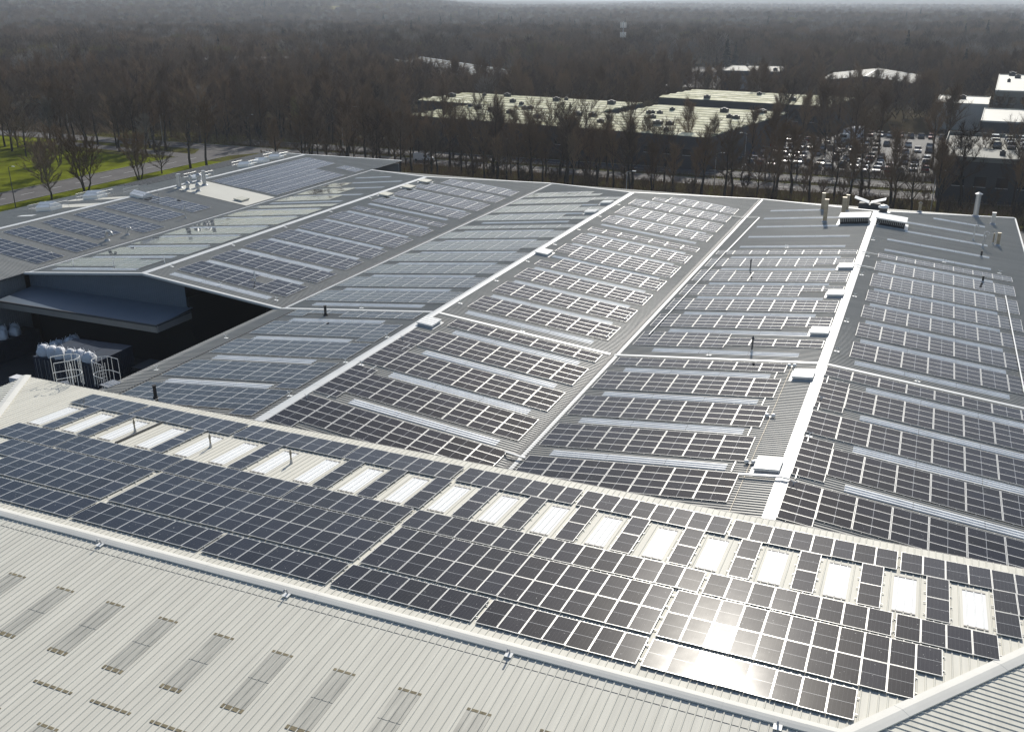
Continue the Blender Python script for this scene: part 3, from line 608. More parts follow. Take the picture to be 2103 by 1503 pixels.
# white membrane areas of the far-left roof
def patch(s, a0, a1, v0, v1, mat=m_whiteroof, lift=0.05):
    P, e, n, L = slope(s); bb = B()
    q = [P + e * a + EY * v + n * z for z in (lift, lift + 0.02) for a, v in ((a0, v0), (a1, v0), (a1, v1), (a0, v1))]
    bb.add(q, [(0, 3, 2, 1), (4, 5, 6, 7), (0, 1, 5, 4), (1, 2, 6, 5), (2, 3, 7, 6), (3, 0, 4, 7)]); return bb.make('membrane_patch', mat, hall)
patch('S0r', 0.9, 15.2, 122.7, 130.2)
for v0, v1, a0, a1 in ((88.0, 91.0, 0.6, 12.5), (106.0, 109.0, 0.6, 12.0), (112.5, 114.6, 0.6, 12.0), (76.0, 79.0, 0.6, 10.0)): patch('S0l', a0, a1, v0, v1)
for v in (82.5, 99.5): patch('S0l', 4.5, 7.5, v, v + 0.9, m_skyh)
for k in range(5):
    bb = B(); a_ = onS('S0l', 9.5 + k * 1.7, 128, 0.05); b_ = onS('S0l', 9.5 + k * 1.7, 170, 0.05); bb.beam(a_, b_, 0.3, 0.1, UPZ); bb.make('standing_seam', m_gutter, hall)
# cable trays
def tray(pts, wd=0.16, th=0.08, up=UPZ, mat=m_white, name='cable_tray', parent=hall):
    bb = B()
    for a_, b_ in zip(pts[:-1], pts[1:]): bb.beam(a_, b_, wd, th, up)
    bb.make(name, mat, parent)
tray([onS('S3l', 2.7, 57.3, .22), onS('S3l', 0.05, 57.4, .24), onS('S3r', 0.4, 57.45, .22)], 0.22)
tray([onS('S3l', 0.5, 114.2, .2), onS('S3l', 0, 114.2, .22), onS('S3r', 1.85, 114.2, .2)], 0.12)
tray([onS('S3l', 0.5, 121.0, .2), onS('S3l', 0, 121.0, .22), onS('S3r', 1.85, 121.0, .2)], 0.08)
tray([onS('S2r', 17.3, 57.3, .2), Vector((VX['V23'], 57.1, ZV + .3)), onS('S3l', 17.5, 56.9, .2)], 0.18)
tray([onS('S2r', 16.5, 143.6, .14), Vector((VX['V23'], 143.7, ZV + .2)), onS('S3l', 15.9, 143.9, .1)], 0.1)
tray([onS('S3l', 15.9, 143.9, .08), onS('S3l', 16.3, 121.5, .08)], 0.14); tray([onS('S3l', 16.3, 121.5, .17), onS('S3l', 16.6, 86.0, .17)], 0.07)
tray([onS('S3r', 15.55, 113.2, .17), onS('S3r', 15.65, 83.5, .17)], 0.1)
tray([onS('S2r', 17.0, 141.2, .1), Vector((VX['V12'] + 0.01, 149.5, ZV + .1))], 0.1) if False else None
for s, v0, v1 in (('S3l', 75.7, 54), ('S2r', 79.6, 53.5), ('S3r', 79, 53)):          # short links between neighbouring arrays
    for v in (77.0, 71.0, 65.1, 59.1):
        a = 3.3 if s == 'S3l' else (0.75 if s == 'S3r' else 2.0)
        tray([onS(s, a, v + 0.3, .1), onS(s, a, v - 1.2, .1)], 0.06, 0.04)
for v in (90.9, 84.9, 97.0, 102.9, 109.6, 115.9):
    tray([onS('S2r', 16.3, v + 1.4, .12), onS('S2r', 16.3, v - 1.0, .12)], 0.08, 0.05); tray([onS('S1r', 16.4, v + 1.4, .12), onS('S1r', 16.4, v - 1.0, .12)], 0.09, 0.05)
tray([FO + EX * (-43.98) + fe * 9.9 + fnr * .03, FO + EX * (-43.95) + fe * 13.9 + fnr * .03], 0.14, 0.1, fnr, m_gutter, 'cable_tray', front)
# fall-arrest posts
ap = B(); ap.box(-.22, .22, -.16, .16, .03, .055); ap.tube((0, 0, .05), (0, 0, .34), .035, .03, 8); ap.path([(-.2, 0, .42), (-.1, 0, .35), (0, 0, .34), (.1, 0, .35), (.2, 0, .42)], .028, 6)
ap_me = ap.data('roof_anchor', m_white)
def anchor(mat, label): 
    o = ob('roof_anchor', ap_me, mat=mat); tag(o, label, 'roof anchor', 'fall-arrest posts along the ridges')
AN = {'S3r': ('right', 'rightmost', 0.75), 'S2r': ('right', 'third', 0.8), 'S1r': ('right', 'second', 0.8), 'S2l': ('left', 'third', 0.75)}
for s, (sd_, nm, a) in AN.items():
    for v in ([57, 65, 72, 84, 93, 102, 111, 120, 129, 138] if s[0:2] != 'S1' else [84, 95, 106, 117, 128, 139]):
        if s == 'S2l' and v > 75: continue
        if s == 'S2r' and 75 < v < 79: continue
        anchor(slope_matrix(s, a, v), 'small white fall-arrest post on the %s side of the %s ridge' % (sd_, nm))
for s, a, v in (('S3r', 9.3, 122.9 + 1.2), ('S3r', 15.4, 123.6), ('S3r', 7.5, 81.0), ('S3l', 9.2, 124.2), ('S2r', 9.0, 80.6), ('S3l', 9.8, 81.2), ('S2l', 9.0, 81.0), ('S2l', 17.6, 60.8), ('S2l', 17.4, 70.0), ('S1r', 9, 82.2), ('S1r', 16.5, 82.0), ('S0r', 13.0, 86.8)):
    anchor(slope_matrix(s, a, v), 'small white fall-arrest post out on a bare strip of the factory roof')
for a, lb in ((-34.92, 'leftmost'), (-23.92, 'second from the left'), (-13.0, 'third from the left'), (-2.19, 'rightmost')):
    O = FO + EX * a + ge * 0.45 + UPZ * 0.03
    t = thing('ridge_anchor', 'curved anchor bracket below the front roof ridge, %s' % lb, 'roof anchor', O, 'anchor brackets on the front ridge')
    bb = B(); bb.add([(-.16, -.16, .03), (.16, -.16, .03), (.16, .16, .05), (-.16, .16, .05), (-.16, -.16, .045), (.16, -.16, .045), (.16, .16, .065), (-.16, .16, .065)], [(0, 3, 2, 1), (4, 5, 6, 7), (0, 1, 5, 4), (1, 2, 6, 5), (2, 3, 7, 6), (3, 0, 4, 7)]); bb.make('base_plate', m_white, t)
    bb = B(); bb.path([(0, .1, .05), (0, 0, .3), (0, -.12, .36), (0, -.22, .3)], .04, 8); bb.make('bracket', m_galv, t)
def floodlights(v, k):
    t = thing('twin_floodlight', 'pair of small white lamps on the bare strip, %s one' % k, 'floodlight', mat=slope_matrix('S3l', 2.35, v), group='twin lamps left of the rightmost ridge')
    for x in (-.22, .22):
        bb = B(); bb.lathe([(.13, .1), (.17, .16), (.17, .26), (.1, .32)], 12, at=(x, 0, 0)); bb.make('lamp_head', m_white, t)
    bb = B(); bb.box(-.3, .3, -.06, .06, .04, .1); bb.make('bracket', m_galv, t)
floodlights(79.0, 'farthest'); floodlights(67.7, 'middle'); floodlights(59.4, 'nearest')
bb = B(); bb.beam(onS('S3l', 2.35, 79.3, .05), onS('S3l', 2.35, 50, .05), .02, .02, UPZ); bb.make('cable_run', m_rust, hall)
# caged ladder heads at the yard
def ladder_cage(loc, rz, label):
    t = thing('ladder_cage', label, 'roof ladder', loc, 'pale caged ladder heads at the yard'); t.rotation_euler = (0, 0, rz)
    plan = [(-.8, -.9), (-.8, 0.0), (-.75, .5), (-.45, .85), (0, .98), (.45, .85), (.75, .5), (.8, 0), (.8, -.9)]
    for z, nm in ((2.0, 'top_rail'), (0.75, 'lower_hoop')):
        bb = B(); bb.path([(x, y, z) for x, y in plan], .026, 6); bb.make(nm, m_white, t)
    for x, y in plan:
        bb = B(); bb.tube((x, y, -.25), (x, y, 2.0), .022, n=6); bb.make('upright', m_white, t)
    bb = B()
    for x in (-.28, .28): bb.tube((x, .25, -.6), (x, .25, 1.6), .025, n=6)
    for k in range(7): bb.tube((-.28, .25, -.5 + k * .3), (.28, .25, -.5 + k * .3), .014, n=6)
    bb.make('ladder', m_white, t)
    bb = B(); bb.box(-.7, .7, -1.2, 0, -.05, 0.0)
    for k in range(6): bb.box(-.7 + k * .26, -.66 + k * .26, -1.2, 0, 0.0, .03)
    bb.make('platform', m_galv, t)
ladder_cage((-55.9, 48.35, 13.05), rad(-35), 'white caged ladder head on the front roof edge, left one'); ladder_cage((-61.6, 57.0, 9.1), rad(80), 'white caged ladder head by the hall eave, right one')
# ------------------------------------------------------------------ yard things
def container(x, y, z, rz, label):
    t = thing('shipping_container', label, 'container', (x, y, z), 'dark blue containers in the yard'); t.rotation_euler = (0, 0, rz)
    L, W_, H_ = 6.06, 2.44, 2.59
    bb = B(); bb.box(-W_ / 2, W_ / 2, 0, L, 0, H_)
    for k in range(22):
        y0 = 0.2 + k * 0.265
        for sg in (-1, 1): xx = sorted((sg * W_ / 2, sg * (W_ / 2 + .03))); bb.box(xx[0], xx[1], y0, y0 + .13, .15, H_ - .15)
    bb.make('body', m_container, t)
    for sg in (-1, 1):
        xx = sorted((sg * .03, sg * 1.16)); bb = B(); bb.box(xx[0], xx[1], -.05, 0.0, .12, H_ - .12); d = bb.make('door', m_container, t)
        bb = B()
        for q in (.35, .8): bb.tube((sg * q, -.08, .15), (sg * q, -.08, H_ - .15), .025, n=6)
        bb.make('lock_bar', m_galv, d)
def bag_mesh(seed):
    rr = random.Random(seed); bb = B(); n = 7; v = []; f = []
    for k, z in enumerate((0, .25, .55, .85, 1.0, 1.1)):
        for i in range(16):
            t_ = 2 * math.pi * i / 16; c = max(abs(math.cos(t_)), abs(math.sin(t_))); r = .56 / c ** 0.75 * (0.98, 1.05, 1.0, .80, .50, .30)[k]
            q = 1 + .30 * noise.noise((math.cos(t_) * 1.6 + seed * 9, math.sin(t_) * 1.6, z * 2.4))
            v.append((r * q * math.cos(t_), r * q * math.sin(t_), z * (1 + .1 * noise.noise((i * .6, seed * 3, k)))))
    for k in range(5):
        for i in range(16): j = (i + 1) % 16; f.append((k * 16 + i, k * 16 + j, k * 16 + 16 + j, k * 16 + 16 + i))
    f.append(tuple(range(80, 96))); bb.add(v, f)
    for sx in (-1, 1):
        for sy in (-1, 1): bb.tube((sx * .42, sy * .42, .8), (sx * .3, sy * .3, 1.22), .035, .03, 5)
    return bb.data('bulk_bag', m_bag, True)
bags = [bag_mesh(i) for i in range(4)]
cz = 2.59
for i in range(3):
    x = -80.55 + i * 2.48; y = 66.85 + i * .2
    for k in range(2): container(x, y, k * 2.6, rad(4), 'dark blue container, %s of three columns in the shady yard, %s level' % (('left', 'middle', 'right')[i], ('lower', 'upper')[k]))
container(-96.3, 73.2, 0, rad(0), 'dark container by the left edge of the yard with bags on top'); container(-87.4, 72.8, 0, rad(-8), 'dark container behind the stacked ones, bags on top in the shade')
def put_bag(x, y, z, i, label, grp):
    o = ob('bulk_bag', bags[i % 4], loc=(x, y, z)); o.rotation_euler = (R.gauss(0, .06), R.gauss(0, .06), R.uniform(0, 6)); o.scale = (R.uniform(.86, 1.02), R.uniform(.86, 1.02), R.uniform(.85, 1.15)); tag(o, label, 'bulk bag', grp)
for i in range(6): put_bag(-81.0 + i * 1.13 + R.uniform(-.1, .1), 67.6 + i * .08 + R.uniform(-.15, .15), 5.2, i, 'sunlit white bulk bag in the front row on the containers, %s from the left' % ORD[i], 'white bulk bags in the yard')
for i in range(5): put_bag(-88.0 + (i % 2) * .5 + i * .3, 73.4 + i * .85, 2.6, i + 1, 'shaded white bulk bag in the row behind the stacked containers', 'white bulk bags in the yard')
for i in range(5): put_bag(-96.8 + (i % 2) * 1.0, 73.9 + i * .85, 2.6, i + 2, 'shaded white bulk bag on the container at the left yard edge', 'white bulk bags in the yard')
t = thing('pallet_stack', 'dark stack of long slatted pallets in the yard shade by the hall wall', 'pallets', (-71.0, 73.6, 0))
for k in range(12):
    bb = B(); bb.box(-3.2, 3.2, -1.4, 1.4, k * .28 + .1, k * .28 + .16)
    for x in (-3, -1, 1, 3): bb.box(x - .06, x + .06, -1.4, 1.4, k * .28, k * .28 + .1)
    bb.make('pallet', m_gutter, t)
for i, (x, y, hh) in enumerate(((-85.4, 67.4, 2.2), (-84.0, 66.6, 1.5))):
    t = thing('wrapped_pallet', 'pale wrapped pallet load near the front roof edge, %s one' % ('taller', 'shorter')[i], 'pallet load', (x, y, 0))
    bb = B(); bb.box(-.6, .6, -.5, .5, .14, hh); bb.make('load', m_bag, t); bb = B()
    for k in (-.5, 0, .4): bb.box(k, k + .12, -.52, .52, 0, .14)
    bb.make('pallet', m_brick, t)

# ------------------------------------------------------------------ ground, roads
def terrain(x, y):
    d = math.hypot(x, y)
    if d < 750: return 0.0
    k = min(1.0, (d - 750) / 900.0); k = k * k * (3 - 2 * k)
    h = 9 * noise.noise((x / 900.0, y / 900.0, 3.1)) + 4 * noise.noise((x / 330.0, y / 330.0, 7.7))
    az = math.atan2(x, y)                                   # west side rises to a wooded hill
    s = max(0.0, min(1.0, (-az - 0.40) / 0.16)); s = s * s * (3 - 2 * s)
    q = max(0.0, min(1.0, (d - 1300) / 1700)); h += 34 * s * q * q * (3 - 2 * q)
    far = max(0.0, min(1.0, (d - 4500) / 4500)); h += 62 * far * (0.6 + 0.9 * noise.noise((x / 1700.0, y / 1700.0, 1.2)))
    return h * k
gv = []; gf = []; NA = 150; rings = [0, 60, 150, 300, 500, 740]
r_ = 740
while r_ < 11000: r_ *= 1.065; rings.append(r_)
for q in rings:
    for i in range(NA):
        t_ = 2 * math.pi * i / NA; x, y = q * math.sin(t_), q * math.cos(t_); gv.append((x, y, terrain(x, y)))
for k in range(len(rings) - 1):
    for i in range(NA):
        j = (i + 1) % NA
        if k == 0: gf.append((i, NA + i, NA + j)) if i else gf.append((0, NA, NA + 1))
        else: gf.append((k * NA + i, (k + 1) * NA + i, (k + 1) * NA + j, k * NA + j))
g = ob('ground', mesh_data('ground', gv, gf, m_ground, smooth=True)); tag(g, kind='structure')
def sheet(name, poly, z, mat):
    o = ob(name, mesh_data(name, [(x, y, z) for x, y in poly], [tuple(range(len(poly)))], mat)); tag(o, kind='structure'); 
    if o.data.polygons[0].normal.z < 0: o.data.flip_normals()
    return o
sheet('lawn', [(-330, 100), (-150, 60), (-150, 203), (-188, 203), (-236, 219), (-330, 215)], 0.03, m_grass)
sheet('verge', [(-240, 203.2), (130, 196), (130, 243), (-240, 247)], 0.034, m_verge)
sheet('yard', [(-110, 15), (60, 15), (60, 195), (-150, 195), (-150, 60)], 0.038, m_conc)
sheet('car_park', [(-52, 243.5), (40, 243.5), (40, 330), (-24, 330), (-30, 308), (-52, 308)], 0.042, m_tarmac)
sheet('car_park', [(-160, 478), (-98, 470), (-80, 530), (-110, 620), (-165, 610)], 0.042, m_tarmac)
def strip(name, x0, x1, y0, y1, z, mat): return sheet(name, [(x0, y0), (x1, y0), (x1, y1), (x0, y1)], z, mat)
strip('road', -183.5, -172.5, 40, 212, 0.046, m_road); strip('road', -330, 190, 219.6, 227.2, 0.05, m_road); strip('road', -186, 190, 232.0, 239.5, 0.05, m_road)
sheet('path', [(-183.5, 212), (-172.5, 212), (-168, 219.6), (-188, 219.6)], 0.048, m_road); sheet('path', [(-236, 210.5), (-183.6, 205.5), (-183.6, 211), (-236, 216)], 0.052, m_road)
def kerb(x0, x1, y0, y1):
    bb = B(); bb.box(x0, x1, y0, y1, 0, .15); tag(bb.make('kerb', m_fascia), kind='structure')
kerb(-172.4, -172.2, 40, 212); kerb(-183.8, -183.6, 40, 205); kerb(-330, 190, 219.3, 219.5); kerb(-330, 190, 227.3, 227.5); kerb(-186, 190, 231.7, 231.9); kerb(-186, 190, 239.6, 239.8)
mk = B()
for k in range(20):
    y = 60 + k * 7.5; mk.box(-178.1, -177.95, y, y + 3.5, .05, .056)
for k in range(50):
    x = -320 + k * 10; mk.box(x, x + 4, 223.3, 223.45, .054, .06)
    if x > -185: mk.box(x, x + 4, 235.7, 235.85, .054, .06)
tag(mk.make('lane_markings', m_paint), kind='structure')
tag(strip('grass_bank', -172.0, -150.2, 40, 203, 0.06, m_grass), kind='structure')

# ------------------------------------------------------------------ background buildings
def dirs(p, q):
    d = Vector((q[0] - p[0], q[1] - p[1], 0)); L = d.length; d.normalize(); return d, Vector((-d.y, d.x, 0)), L
def bframe(p, ang): 
    return Matrix.Translation((p[0], p[1], 0)) @ Matrix.Rotation(ang, 4, 'Z')
def windows(parent, y, x0, x1, z0, z1, n, wd, face=-1):
    for i in range(n):
        x = x0 + (x1 - x0) * (i + .5) / n; bb = B(); bb.box(x - wd / 2, x + wd / 2, y - .06, y - .02, z0, z1); wv = bb.make('window', m_win, parent)
        bb = B(); bb.box(x - wd / 2 - .08, x + wd / 2 + .08, y - .09, y, z0 - .1, z0 - .02); bb.make('sill', m_white, wv)
def flat_block(t, x0, x1, y0, y1, H_, wall, roof, ridges=0, units=0, seed=1, parapet=.4):
    bb = B(); bb.box(x0, x1, y0, y1, 0, H_); bb.make('wall', wall, t)
    rr = random.Random(seed)
    if ridges:
        w_ = (y1 - y0) / ridges
        for k in range(ridges):
            ya = y0 + k * w_; bb = B()
            bb.add([(x0 + .1, ya, H_ + .02), (x1 - .1, ya, H_ + .02), (x1 - .1, ya + w_ * .5, H_ + .5), (x0 + .1, ya + w_ * .5, H_ + .5), (x0 + .1, ya + w_ - .4, H_ + .02), (x1 - .1, ya + w_ - .4, H_ + .02)],
                   [(0, 1, 2, 3), (3, 2, 5, 4), (1, 5, 2), (0, 3, 4)]); bb.make('roof_bay', roof, t)
            bb = B(); bb.box(x0 + .1, x1 - .1, ya + w_ - .8, ya + w_ + .5, H_ + .01, H_ + .30); bb.make('gutter_line', m_green, t)
    else:
        bb = B(); bb.box(x0 + .2, x1 - .2, y0 + .2, y1 - .2, H_, H_ + .12); bb.make('roof', roof, t)
        bb = B()
        for a in ((x0, x1, y0, y0 + .18), (x0, x1, y1 - .18, y1), (x0, x0 + .18, y0 + .18, y1 - .18), (x1 - .18, x1, y0 + .18, y1 - .18)): bb.box(a[0], a[1], a[2], a[3], H_ + .002, H_ + parapet)
        bb.make('parapet', roof, t)
    for k in range(units):
        x, y = rr.uniform(x0 + 3, x1 - 3), rr.uniform(y0 + 2, y1 - 3); s_ = rr.uniform(.5, 1.2)
        bb = B(); bb.box(x - s_, x + s_, y - s_ * .7, y + s_ * .7, H_ + .1, H_ + .8 + s_ * .5); bb.lathe([(s_ * .5, 0), (s_ * .5, .25)], 10, at=(x, y, H_ + .8 + s_ * .5)); bb.make('rooftop_unit', m_gutter, t)
a9 = rad(-8.9)
t = thing('flat_warehouse', 'long low warehouse with mossy pale ribbed roof right behind the tree belt', 'warehouse', mat=bframe((-139, 252), a9))
flat_block(t, 0, 91, 0, 33, 8, m_gutter, m_mossroof, 6, 16, 3); flat_block(t, 50, 91.5, 33.3, 62, 8.05, m_gutter, m_mossroof, 5, 9, 4); flat_block(t, -24, 44, 36, 64, 8.1, m_gutter, m_mossroof, 5, 8, 5)
bb = B(); bb.box(6, 49.7, 33.4, 35.8, 0, 7.0); bb.make('link_wall', m_gutter, t); windows(t, -.05, 5, 88, 3.4, 4.8, 16, 2.0)
t = thing('flat_warehouse', 'mossy green warehouse with bright roof ridges behind the long low one', 'warehouse', mat=bframe((-87, 333), rad(-9.5)))
flat_block(t, 0, 58, 0, 32, 8, m_gutter, m_mossroof, 5, 4, 6); windows(t, -.05, 3, 55, 3, 4.6, 10, 2.0)
def gable_hall(mat, L_, W_, H_, rise, wall, roof, label, name='gabled_warehouse', cat='warehouse', n=1, nwin=6):
    t = thing(name, label, cat, mat=mat)
    for i in range(n):
        x0 = i * W_; bb = B()
        bb.add([(x0 + .1, 0, 0), (x0 + W_ - .1, 0, 0), (x0 + W_ - .1, 0, H_), (x0 + W_ / 2, 0, H_ + rise), (x0 + .1, 0, H_), (x0 + .1, L_, 0), (x0 + W_ - .1, L_, 0), (x0 + W_ - .1, L_, H_), (x0 + W_ / 2, L_, H_ + rise), (x0 + .1, L_, H_)],
               [(0, 1, 2, 3, 4), (9, 8, 7, 6, 5), (1, 6, 7, 2), (0, 4, 9, 5)]); bb.make('wall', wall, t)
        for sg in (-1, 1):
            xc = x0 + W_ / 2; xe = xc + sg * (W_ / 2 + .3); bb = B()
            bb.add([(xc, -.4, H_ + rise + .06), (xe, -.4, H_ + .02), (xe, L_ + .4, H_ + .02), (xc, L_ + .4, H_ + rise + .06), (xc, -.4, H_ + rise + .2), (xe, -.4, H_ + .16), (xe, L_ + .4, H_ + .16), (xc, L_ + .4, H_ + rise + .2)],
                   [(0, 3, 2, 1), (4, 5, 6, 7), (0, 1, 5, 4), (1, 2, 6, 5), (2, 3, 7, 6), (3, 0, 4, 7)]); rf = bb.make('roof_slope', roof, t)
            k = int(L_ / 8)
            for q in range(k):
                y = (q + .5) * L_ / k; bb = B(); xa, xb = xc + sg * W_ * .12, xc + sg * W_ * .4; za = H_ + rise * .76 + .22; zb = H_ + rise * .2 + .22
                bb.add([(xa, y, za), (xb, y, zb), (xb, y + 1.1, zb), (xa, y + 1.1, za), (xa, y, za + .04), (xb, y, zb + .04), (xb, y + 1.1, zb + .04), (xa, y + 1.1, za + .04)], [(0, 3, 2, 1), (4, 5, 6, 7), (0, 1, 5, 4), (1, 2, 6, 5), (2, 3, 7, 6), (3, 0, 4, 7)]); bb.make('rooflight', m_skyh, rf)
        bb = B(); bb.box(x0 + W_ / 2 - .3, x0 + W_ / 2 + .3, -.42, L_ + .42, H_ + rise + .16, H_ + rise + .26); bb.make('ridge_cap', m_white, t)
        windows(t, -.05, x0 + 1, x0 + W_ - 1, H_ * .45, H_ * .7, nwin, 1.5)
    return t
gable_hall(bframe((-47, 438), rad(-2)), 52, 38, 7.0, 2.4, m_gutter, m_paleroof, 'grey gabled unit with pale ridge standing right of centre beyond the woods')
t = thing('office_block', 'dark flat unit with grey roof and glazed front among far trees', 'building', mat=bframe((-92, 463), rad(4)))
flat_block(t, 0, 26, 0, 40, 8.2, m_gutter, m_paleroof, 0, 3, 8)
bb = B(); bb.box(7, 20, -.3, -.05, .5, 6.4); bb.make('entrance_glazing', m_fascia, t); windows(t, -.05, 1, 6, 5, 6.5, 2, 1.8); windows(t, -.05, 20.5, 25.5, 5, 6.5, 2, 1.8)
t = thing('parking_deck', 'flat pale deck with rows of cars on top at the right edge', 'building', mat=bframe((2.5, 223), rad(-2)))
flat_block(t, 0, 62, 0, 43, 8, m_gutter, m_paleroof, 0, 6, 9, 1.0); windows(t, -.05, 2, 60, 3, 5, 14, 2.2)
deck = t
t = thing('flat_shed', 'flat white-roofed shed with rows of rooflights at the right edge', 'warehouse', mat=bframe((12, 299), rad(-3)))
flat_block(t, 0, 60, 0, 36, 8, m_gutter, m_whiteroof, 0, 2, 10)
for i in range(6):
    for j in range(3):
        bb = B(); bb.box(14 + i * 7, 19 + i * 7, 6 + j * 10, 7.4 + j * 10, 8.12, 8.9); bb.make('rooflight', m_white, t)
t = thing('office_block', 'pale grey stepped office block with dark vents at the right edge', 'building', mat=bframe((13.5, 345), rad(-3)))
flat_block(t, 3, 45, 0, 75, 12.5, m_paleroof, m_whiteroof, 0, 8, 11); flat_block(t, -14, 1.8, 2, 30, 8, m_render, m_whiteroof, 0, 3, 12); windows(t, -.05, 3, 44, 4, 6, 12, 2.0); windows(t, -.05, 3, 44, 9, 11, 12, 2.0)
an = math.atan2(365 - 472, -150 + 268)
gable_hall(bframe((-252, 492), an - math.pi / 2 + 0.0), 125, 20, 7.5, 2.2, m_brick, m_paleroof, 'long grey double-pitched factory roof half hidden in the woods, upper middle', n=2)
t = thing('flat_warehouse', 'low warehouse with pale flat roof hidden deep in the left woods', 'warehouse', mat=bframe((-392, 449), rad(32))); flat_block(t, 0, 66, 0, 26, 7, m_brick, m_whiteroof, 0, 8, 13); windows(t, -.05, 2, 64, 3, 5, 12, 2.2)
t = thing('flat_warehouse', 'low shed with pale flat roof among the left trees, in front', 'warehouse', mat=bframe((-300, 345), rad(25))); flat_block(t, 0, 52, 0, 12, 4, m_brick, m_whiteroof, 0, 5, 14); windows(t, -.05, 2, 50, 1.6, 2.8, 10, 1.8)
def house(x, y, rz, label, L_=9.0, W_=7.0):
    z = terrain(x, y); t = thing('house', label, 'house', mat=Matrix.Translation((x, y, z - .3)) @ Matrix.Rotation(rz, 4, 'Z'), group='small houses scattered through the far woods')
    wall = R.choice((m_render, m_render, m_brick)); roof = R.choice((m_tile, m_tile, m_paleroof)); bb = B(); H_ = 5.2; p = 2.6
    bb.add([(0, 0, 0), (L_, 0, 0), (L_, W_, 0), (0, W_, 0), (0, 0, H_), (L_, 0, H_), (L_, W_, H_), (0, W_, H_), (0, W_ / 2, H_ + p), (L_, W_ / 2, H_ + p)], [(0, 1, 5, 4), (2, 3, 7, 6), (1, 2, 6, 9, 5), (3, 0, 4, 8, 7)]); bb.make('wall', wall, t)
    bb = B()
    for sg in (-1, 1):
        ye_ = W_ / 2 + sg * (W_ / 2 + .35); ze_ = H_ - .2
        bb.add([(-.3, W_ / 2, H_ + p + .05), (L_ + .3, W_ / 2, H_ + p + .05), (L_ + .3, ye_, ze_ + .05), (-.3, ye_, ze_ + .05), (-.3, W_ / 2, H_ + p + .2), (L_ + .3, W_ / 2, H_ + p + .2), (L_ + .3, ye_, ze_ + .2), (-.3, ye_, ze_ + .2)], [(0, 1, 2, 3), (7, 6, 5, 4), (0, 4, 5, 1), (1, 5, 6, 2), (2, 6, 7, 3), (3, 7, 4, 0)])
    rf = bb.make('roof', roof, t)
    bb = B(); bb.box(L_ * .2, L_ * .2 + .9, W_ / 2 - .4, W_ / 2 + .4, H_ + p - .3, H_ + p + 1.2); bb.make('chimney', m_brick, rf)
    windows(t, -.02, .5, L_ - .5, .9, 2.1, 3, 1.3); windows(t, -.02, .5, L_ - .5, 3.3, 4.5, 3, 1.3)
HS = [(-1356, 1762), (-1435, 1604), (-1122, 1749), (-1000, 1500), (-833, 2217), (-765, 2037), (-217, 1273), (-200, 1240), (-260, 1250), (23, 1261), (56, 951), (-71, 847), (-30, 960), (80, 1150), (-120, 1050), (-900, 1330), (-1180, 1480), (-640, 1500), (-560, 1760), (-1250, 1350), (-400, 1900), (-300, 1600), (60, 780), (20, 700), (-40, 760), (-700, 1700), (-1040, 1620), (-870, 1560), (-1320, 1900), (90, 1400), (-100, 1500), (-160, 880)]
def where(x, y):
    az = math.degrees(math.atan2(x, y)) + 22.97; d = math.hypot(x, y)
    h = 'left' if az < -9 else ('right' if az > 9 else 'middle')
    return ('nearer' if d < 1000 else ('distant' if d < 1500 else 'very distant')), h
for i, (x, y) in enumerate(HS):
    a_, b_ = where(x, y); house(x, y, R.uniform(-.6, .6), 'small pitched-roof house in the %s woods, %s part of the view' % (a_, b_))
    HS[i] = (x, y)
t = thing('large_white_building', 'bright white flat building far off near the hazy horizon', 'building', mat=Matrix.Translation((-433, 4048, terrain(-433, 4048) - 1)) @ Matrix.Rotation(.1, 4, 'Z')); flat_block(t, 0, 70, 0, 30, 16, m_render, m_whiteroof, 0, 2, 21)

# ------------------------------------------------------------------ cars, lamps, mast
def car_mesh(nm, van=False):
    bb = B(); L_, W_ = (5.2, 1.95) if van else (4.3, 1.78); x, y = W_ / 2, L_ / 2
    if van: prof = [(-y, .35), (-y, 1.0), (-y + .5, 1.15), (-y + 1.2, 1.95), (y, 2.0), (y, .35)]
    else: prof = [(-y, .32), (-y, .72), (-y + 1.05, .88), (-y + 1.75, 1.42), (y - 1.0, 1.45), (y - .12, .95), (y, .85), (y, .35)]
    n = len(prof); v = [(sx * x * (1 if z < 1.0 else .86), yy, z) for sx in (-1, 1) for yy, z in prof]
    f = [tuple(range(n - 1, -1, -1)), tuple(range(n, 2 * n))]; mi = [0, 0]
    for i in range(n):
        j = (i + 1) % n; f.append((i, j, n + j, n + i)); mi.append(1 if (not van and i in (2, 4)) or (van and i == 2) else 0)
    bb.add(v, f); bb.mi[-len(f):] = mi
    for sx in (-1, 1):
        for yy in (-y + .8, y - .8): bb.tube((sx * (x - .18), yy, .32), (sx * (x + .02), yy, .32), .32, n=10, mi=2)
        xx = sorted((sx * x * .885, sx * x * .93))
        bb.box(xx[0], xx[1], -y + 1.6, y - (1.1 if not van else 3.0), .93 if not van else 1.2, 1.32 if not van else 1.75, 1)
    return bb.data('parked_car' if not van else 'van', [m_car[nm], m_win, m_tyre])
car_me = {n: car_mesh(n) for n, _ in CARCOL}; van_me = car_mesh('white', True)
def car(x, y, z, rz, place, grp):
    n = R.choice(['silver', 'silver', 'white', 'white', 'black', 'grey', 'grey', 'red', 'blue']); o = ob('parked_car', car_me[n], loc=(x, y, z)); o.rotation_euler = (0, 0, rz); tag(o, '%s car parked %s' % (n, place), 'car', grp)
